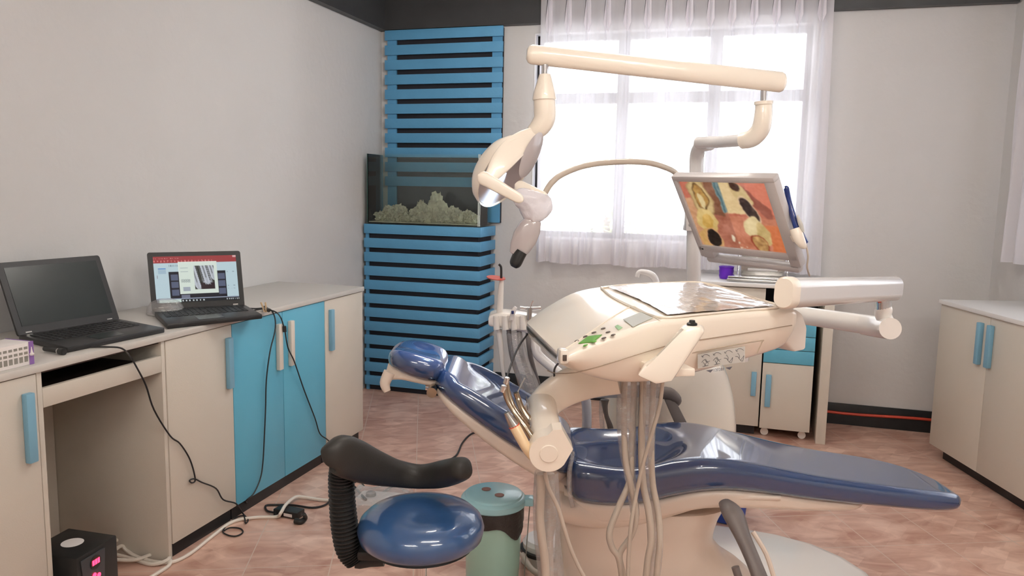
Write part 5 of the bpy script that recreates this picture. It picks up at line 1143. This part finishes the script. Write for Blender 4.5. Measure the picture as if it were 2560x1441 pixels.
hose([(1634, 945, 2.12), (1630, 1040, 2.12), (1628, 1130, 2.10), (1632, 1210, 2.09), (1645, 1280, 2.07), (1650, 1350, 2.05), (1644, 1410, 2.05), (1640, 1480, 2.05)], 0.009)
hose([(1658, 940, 2.05), (1650, 1010, 2.05), (1634, 1070, 2.04), (1608, 1160, 2.03), (1590, 1240, 2.03), (1578, 1310, 2.02), (1572, 1380, 2.02), (1568, 1480, 2.02)], 0.0055)
b = new(); tube(b, [P(x, y, 2.11) for x, y in ((1572, 950), (1566, 1040), (1570, 1130), (1575, 1190), (1584, 1255), (1588, 1290))], [0.030, 0.028, 0.024, 0.016, 0.014, 0.012], 12, 6, False); obj('plastic_sleeve', b, M_FILM, t)
b = new(); tube(b, [P(x, y, 2.11) for x, y in ((1625, 950), (1618, 1040), (1616, 1130), (1620, 1210), (1634, 1290), (1638, 1380), (1630, 1460))], [0.030, 0.026, 0.024, 0.022, 0.022, 0.022, 0.02], 12, 6, False); obj('plastic_sleeve', b, M_FILM, t)
hose([(1352, 1185, 1.88), (1352, 1230, 1.88), (1350, 1290, 1.88), (1354, 1340, 1.88), (1362, 1395, 1.88), (1366, 1480, 1.88)], 0.0115)
hose([(1375, 1185, 1.90), (1377, 1240, 1.90), (1378, 1300, 1.90), (1372, 1350, 1.90), (1372, 1400, 1.9), (1374, 1480, 1.9)], 0.012)
hose([(1362, 1185, 1.93), (1364, 1240, 1.93), (1364, 1300, 1.93), (1362, 1350, 1.93), (1366, 1400, 1.93), (1370, 1480, 1.93)], 0.011)
hose([(1362, 1180, 1.86), (1372, 1220, 1.86), (1395, 1270, 1.86), (1410, 1320, 1.86), (1428, 1375, 1.86), (1448, 1420, 1.86), (1470, 1460, 1.86)], 0.0052)
b = new(); tube(b, [P(x, y, 1.91) for x, y in ((1366, 1180), (1366, 1240), (1368, 1300), (1368, 1350), (1374, 1400), (1380, 1460))], [0.030, 0.034, 0.036, 0.034, 0.034, 0.034], 12, 6, False); obj('plastic_sleeve', b, M_FILM, t)
# thin dark cords
hose([(1322, 832, 2.28), (1300, 862, 2.2), (1284, 895, 2.1), (1270, 935, 2.0), (1266, 950, 1.96)], 0.0028, M_CABLE, 'thin_cord')
hose([(1420, 895, 1.9), (1400, 905, 2.0), (1386, 925, 2.1), (1387, 955, 2.15)], 0.0028, M_CABLE, 'thin_cord')

# ================================================================== ASSISTANT HOLDER
t = thing('assistant_holder', P(1290, 810, 2.95), 'cream assistant tool holder with hanging suction hoses', 'tool holder')
b = new(); A_ = 2.95
sec = [(1222, 800, 18), (1228, 798, 30), (1250, 797, 38), (1280, 800, 42), (1310, 806, 44), (1340, 812, 46), (1370, 815, 44)]
q = cr([(*P(x, y, A_), h * A_ / FPX / 2) for x, y, h in sec], 6)
loft(b, [[V((a[0], a[1] - 0.045 + d, a[2] - a[3] + z)) for d, z in rrect(0.11, 2 * a[3], 0.012, 4, 2, 2)] for a in q]); obj('holder_shelf', b, M_WHITEP, t)
for x in (1240, 1262, 1284, 1306):
    b = new(); tube(b, [P(x, 790, 2.90), P(x + 2, 824, 2.90)], [0.010, 0.013], 12, 1); obj('holder_socket', b, M_WHITEP, t)
b = new(); tube(b, [P(1335, 840, A_), P(1340, 872, 2.93), P(1350, 893, 2.92), P(1400, 935, 2.9), P(1445, 972, 2.9), P(1464, 1000, 2.9), P(1467, 1050, 2.92), P(1466, 1120, 2.95), P(1466, 1180, 3.0)], 0.0185, 16, 6); obj('holder_tube', b, M_OFFW, t)
b = new(); tube(b, [P(1466, 1096, 2.94), P(1466, 1102, 2.94)], 0.022, 16, 1); obj('collar', b, M_OFFW, t)
for px in ([(1272, 825), (1275, 860), (1282, 900), (1295, 940), (1308, 985), (1318, 1025)], [(1298, 828), (1300, 860), (1308, 900), (1322, 940), (1335, 980), (1350, 1040)], [(1320, 830), (1322, 860), (1328, 900), (1342, 950), (1352, 985), (1365, 1040)]):
    b = new(); tube(b, [P(x, y, 2.93 + max(0, y - 860) * 0.0009) for x, y in px], 0.0095, 10, 6); obj('suction_hose', b, M_HOSEG, t)
b = new(); tube(b, [P(x, y, 2.93) for x, y in ((1285, 830), (1295, 880), (1306, 920), (1322, 960), (1335, 1010))], [0.03, 0.032, 0.034, 0.036, 0.036], 12, 5, False); obj('plastic_sleeve', b, M_FILM, t)
b = new(); tube(b, [P(1247, 825, 2.93), P(1252, 870, 2.93), P(1256, 920, 2.93), P(1262, 955, 2.93), P(1268, 1000, 2.9)], [0.012, 0.010, 0.008, 0.006, 0.005], 12, 5); obj('air_hose', b, M_WHITEP, t)
b = new(); tube(b, [P(1300, 770, 2.92), P(1325, 772, 2.92), P(1352, 770, 2.92)], 0.007, 10, 2); obj('metal_valve', b, M_CHROME, t)
b = new(); tube(b, [P(1326, 775, 2.90), P(1328, 760, 2.90), P(1333, 752, 2.90)], 0.0028, 8, 3); obj('valve_lever', b, M_CHROME, t)
b = new(); tube(b, [P(1324, 770, 2.9), P(1323, 800, 2.9)], 0.010, 12, 1); obj('syringe_body', b, M_STEEL, t)
b = new(); tube(b, [P(1278, 800, 2.88), P(1284, 778, 2.88), P(1290, 768, 2.88)], [0.008, 0.009, 0.006], 12, 3); sy = obj('suction_tip', b, M_PAPER, t)
b = new(); obox(b, P(1278, 786, 2.865), V((0.010, 0, 0)), V((0, 0.004, 0)), ZV * 0.013, 0.002); obj('blue_tab', b, M_NAVY, sy)
t = thing('curing_light', P(1252, 790, 2.93), 'white curing light with an orange shield standing in the tool holder', 'curing light')
b = new(); tube(b, [P(1249, 792, 2.93), P(1251, 745, 2.93), P(1254, 706, 2.93), P(1256, 698, 2.93)], [0.013, 0.012, 0.009, 0.006], 14, 3); obj('handle', b, M_WHITEP, t)
b = new(); tube(b, [P(1253, 700, 2.93), P(1253, 672, 2.93), P(1251, 665, 2.93), P(1247, 661, 2.93)], 0.0045, 10, 4); obj('light_guide', b, M_BLACK, t)
b = new(); lathe(b, [(0.001, 0), (0.036, 0), (0.036, 0.003), (0.001, 0.003)], P(1240, 696, 2.93), V((0.1, -0.1, 1)), 30); obj('orange_shield', b, M_ORANGE, t)

# ================================================================== FAR TOOL SHELF WITH HOSES (grey tray arm behind the chair)
t = thing('armrest_shelf', P(1505, 990, 3.05), 'pale grey flat arm pad on a stem behind the treatment chair', 'armrest')
b = new(); prism(b, [P(1456, 970, 3.0), P(1645, 960, 3.0), P(1645, 992, 3.0), P(1560, 996, 3.0), P(1462, 997, 3.0), P(1454, 990, 3.0)], V((0.01, 0.10, 0.0)), 0.006); obj('pad', b, M_ARML, t)
b = new(); tube(b, [P(1512, 1000, 3.05), P(1512, 1015, 3.05), P(1516, 1040, 3.05), P(1526, 1070, 3.05), P(1536, 1120, 3.05)], [0.018, 0.012, 0.009, 0.012, 0.014], 12, 4); obj('stem', b, M_ARMR, t)
b = new(); tube(b, [P(1504, 1002, 3.05), P(1503, 1040, 3.05), P(1507, 1080, 3.05), P(1510, 1130, 3.05)], 0.009, 10, 4); obj('stem_cover', b, M_FILM, t)

# ================================================================== FLOOR ITEMS
# grey foot control beside the pedestal
fc = V((P(1370, 1360, 2.95).x + 0.02, 3.0, 0))
t = thing('foot_control', fc, 'grey curved foot control with black bands beside the bin', 'foot pedal')
b = new(); lathe(b, [(0.001, 0.0), (0.125, 0.0), (0.128, 0.04), (0.115, 0.052), (0.001, 0.06)], fc + ZV * 0.002, n=40, sy=0.8); obj('base', b, M_STICK, t)
b = new(); lathe(b, [(0.1285, 0.046), (0.131, 0.048), (0.131, 0.062), (0.126, 0.064)], fc, n=40, sy=0.8); obj('black_band', b, M_BLACK, t)
b = new(); lathe(b, [(0.001, 0.0625), (0.118, 0.0625), (0.12, 0.085), (0.108, 0.10), (0.001, 0.11)], fc, n=40, sy=0.8); obj('pedal_disc', b, M_OFFW, t)
b = new(); tube(b, [fc + V((-0.12, -0.05, 0.05)), fc + V((-0.08, -0.16, 0.04)), fc + V((0.0, -0.22, 0.03)), fc + V((0.06, -0.3, 0.02))], 0.012, 10, 5); obj('hose', b, M_HOSE, t)
b = new(); tube(b, [fc + V((0.13, 0.0, 0.04)), fc + V((0.15, 0.02, 0.12)), fc + V((0.13, 0.04, 0.28))], 0.006, 8, 3); obj('lever', b, M_CHROME, t)
b = new()
bx = V((0.02, 2.80, 0.0)); 
c0 = PZ(1330, 1400, 0.006)
# loose white tile slabs standing on the floor under the foot control
for nm, (xa, ya, xb, yb), lb in (('floor_mat', (1322, 1380, 1420, 1480), 'white tiled board lying on the floor between bin and chair'),):
    p0, p1 = PZ(xa, yb, 0.006), PZ(xb, ya, 0.006)
    b = new(); box(b, -0.02, 0.30, 2.32, 2.66, 0.001, 0.012, 0.002); tb_ = obj(nm, b, M_TILEW, label=lb, cat='board')
    b = new(); box(b, -0.02, 0.30, 2.49, 2.493, 0.0121, 0.0126); box(b, 0.12, 0.123, 2.32, 2.66, 0.0121, 0.0126); obj('joint_lines', b, M_PRINT, tb_)
# wrapped scaler unit on the floor behind the stool
p = PZ(930, 1300, 0); p = V((p.x, p.y, 0))
t = thing('foot_pedal_box', p, 'white plastic-wrapped control box with a dark knob behind the stool', 'control box')
b = new(); obox(b, p + V((-0.09, -0.07, 0.002)), V((0.24, -0.03, 0)), V((0.03, 0.17, 0)), ZV * 0.10, 0.012); obj('casing', b, M_PAPER, t)
b = new(); lathe(b, [(0.001, 0), (0.024, 0), (0.022, 0.016), (0.012, 0.022), (0.001, 0.023)], p + V((-0.01, 0.03, 0.10)), n=20); obj('knob', b, M_ARMR, t)
b = new(); bmesh.ops.create_icosphere(b, subdivisions=4, radius=1)
for vv in b.verts:
    d = 1 + 0.16 * noise.noise(vv.co * 3.3); vv.co = V((math.copysign(abs(vv.co.x) ** 0.5, vv.co.x) * 0.145 * d, math.copysign(abs(vv.co.y) ** 0.5, vv.co.y) * 0.115 * d, (math.copysign(abs(vv.co.z) ** 0.5, vv.co.z) + 1.0) * 0.066 * d + 0.002))
bmesh.ops.translate(b, verts=b.verts, vec=p + V((0.04, 0.0, 0.0)))
for vv in b.verts: vv.co.z = max(0.0015, vv.co.z)
obj('plastic_bag', b, M_FILM, t)
b = new(); tube(b, [PZ(880, 1212, 0.006), PZ(893, 1225, 0.02), PZ(905, 1240, 0.1), PZ(915, 1250, 0.11)], 0.006, 8, 5); tube(b, [PZ(940, 1248, 0.08), PZ(960, 1230, 0.02), PZ(985, 1215, 0.006), PZ(1030, 1195, 0.006), PZ(1080, 1170, 0.006), PZ(1120, 1152, 0.006), PZ(1142, 1138, 0.006), PZ(1155, 1110, 0.006), PZ(1172, 1090, 0.006), PZ(1188, 1082, 0.006), PZ(1215, 1078, 0.006)], 0.0055, 8, 5)
obj('floor_cable', b, M_CABLE, label='black cable crossing the tiles from the wrapped box to the chair back', cat='cable')
# blue tub under the chair
p = PZ(1825, 1335, 0.0); p = V((p.x + 0.02, 3.42, 0))
t = thing('plastic_tub', PZ(1832, 1322, 0) + V((0, 0.12, 0)), 'blue plastic tub on the floor beyond the chair base', 'tub'); c = PZ(1832, 1322, 0) + V((0, 0.12, 0))
b = new(); lathe(b, [(0.001, 0.004), (0.085, 0.004), (0.10, 0.19), (0.106, 0.20), (0.104, 0.204), (0.096, 0.20), (0.081, 0.01), (0.001, 0.01)], c, n=36); obj('tub_body', b, M_BLUEBIN, t)
b = new(); tube(b, [c + V((0.105 * math.cos(a), 0.105 * math.sin(a), 0.2)) for a in [i * math.pi / 16 for i in range(33)]], 0.004, 8, 1, False); obj('rim', b, M_BLUEBIN, t)

# ================================================================== ITEMS ON THE DESK UNDER THE WINDOW
c = PP(1815, 697, W(0, 0.30, 0), WV); c.z = DH
t = thing('purple_cup', c, 'small bright purple cup on the white desk under the window', 'cup')
b = new(); lathe(b, [(0.001, 0.001), (0.040, 0.001), (0.045, 0.02), (0.043, 0.03), (0.046, 0.05), (0.044, 0.06), (0.046, 0.076), (0.044, 0.077), (0.040, 0.06), (0.038, 0.01), (0.001, 0.006)], c, n=32); obj('cup_body', b, M_PURPLE, t)
b = new(); tube(b, [c + V((0.046 * math.cos(a), 0.046 * math.sin(a), 0.077)) for a in [i * math.pi / 14 for i in range(29)]], 0.0022, 8, 1, False); obj('rim', b, M_PURPLE, t)
cc = PP(1905, 706, W(0, 0.33, 0), WV); cc.z = DH
t = thing('steel_rack', cc, 'polished steel tray rack on the white desk beside the purple cup', 'tray rack')
b = new(); obox(b, cc - WU * 0.21 - WV * 0.13 + ZV * 0.001, WU * 0.42, WV * 0.26, ZV * 0.018, 0.005); obj('tray', b, M_STEEL, t)
b = new(); obox(b, cc - WU * 0.205 - WV * 0.12 + ZV * 0.02, WU * 0.40, WV * 0.22, ZV * 0.012, 0.004); obj('tray', b, M_CHROME, t)
b = new(); obox(b, cc - WU * 0.13 - WV * 0.02 + ZV * 0.032, WU * 0.26, WV * 0.006, ZV * 0.16, 0.002); obox(b, cc - WU * 0.13 - WV * 0.08 + ZV * 0.18, WU * 0.26, WV * 0.06, ZV * 0.006, 0.002); pl_ = obj('upright_plate', b, M_STEEL, t)
b = new(); obox(b, cc - WU * 0.09 - WV * 0.012 + ZV * 0.06, WU * 0.18, WV * 0.004, ZV * 0.016, 0.002); obj('white_strip', b, M_PAPER, pl_)
for s in (-1, 1):
    b = new(); q0 = cc + WU * (s * 0.145); tube(b, [q0 + ZV * 0.034 + WV * 0.07, q0 + ZV * 0.05 + WV * 0.02, q0 + ZV * 0.12, q0 + ZV * 0.20 - WV * 0.01], 0.006, 10, 5); obj('side_wire', b, M_CHROME, t)

# ================================================================== OUTSIDE THE WINDOW
t = thing('garden_tree', W(1.2, -3.2, -1.0), 'leafy tree seen through the uncovered strip of window', 'tree')
b = new(); tube(b, [W(1.2, -3.2, -1.0), W(1.2, -3.2, 0.4), W(1.15, -3.2, 1.2)], [0.09, 0.07, 0.04], 10, 3); obj('trunk', b, mat('bark', (0.12, 0.08, 0.05), 0.9), t)
b = new()
for k in range(900):
    d = V((random.gauss(0, 0.30), random.gauss(0, 0.25), random.gauss(0, 0.45))); c = W(1.25, -3.2, 1.3) + d; a = V((random.uniform(-1, 1), random.uniform(-1, 1), random.uniform(-1, 1))).normalized() * 0.05; e = a.cross(V((random.random(), random.random(), 1))).normalized() * 0.02
    b.faces.new([b.verts.new(p) for p in (c - a, c + e, c + a, c - e)])
obj('foliage', b, mat('leaf_green', (0.30, 0.36, 0.16), 0.6), t, smooth=0)
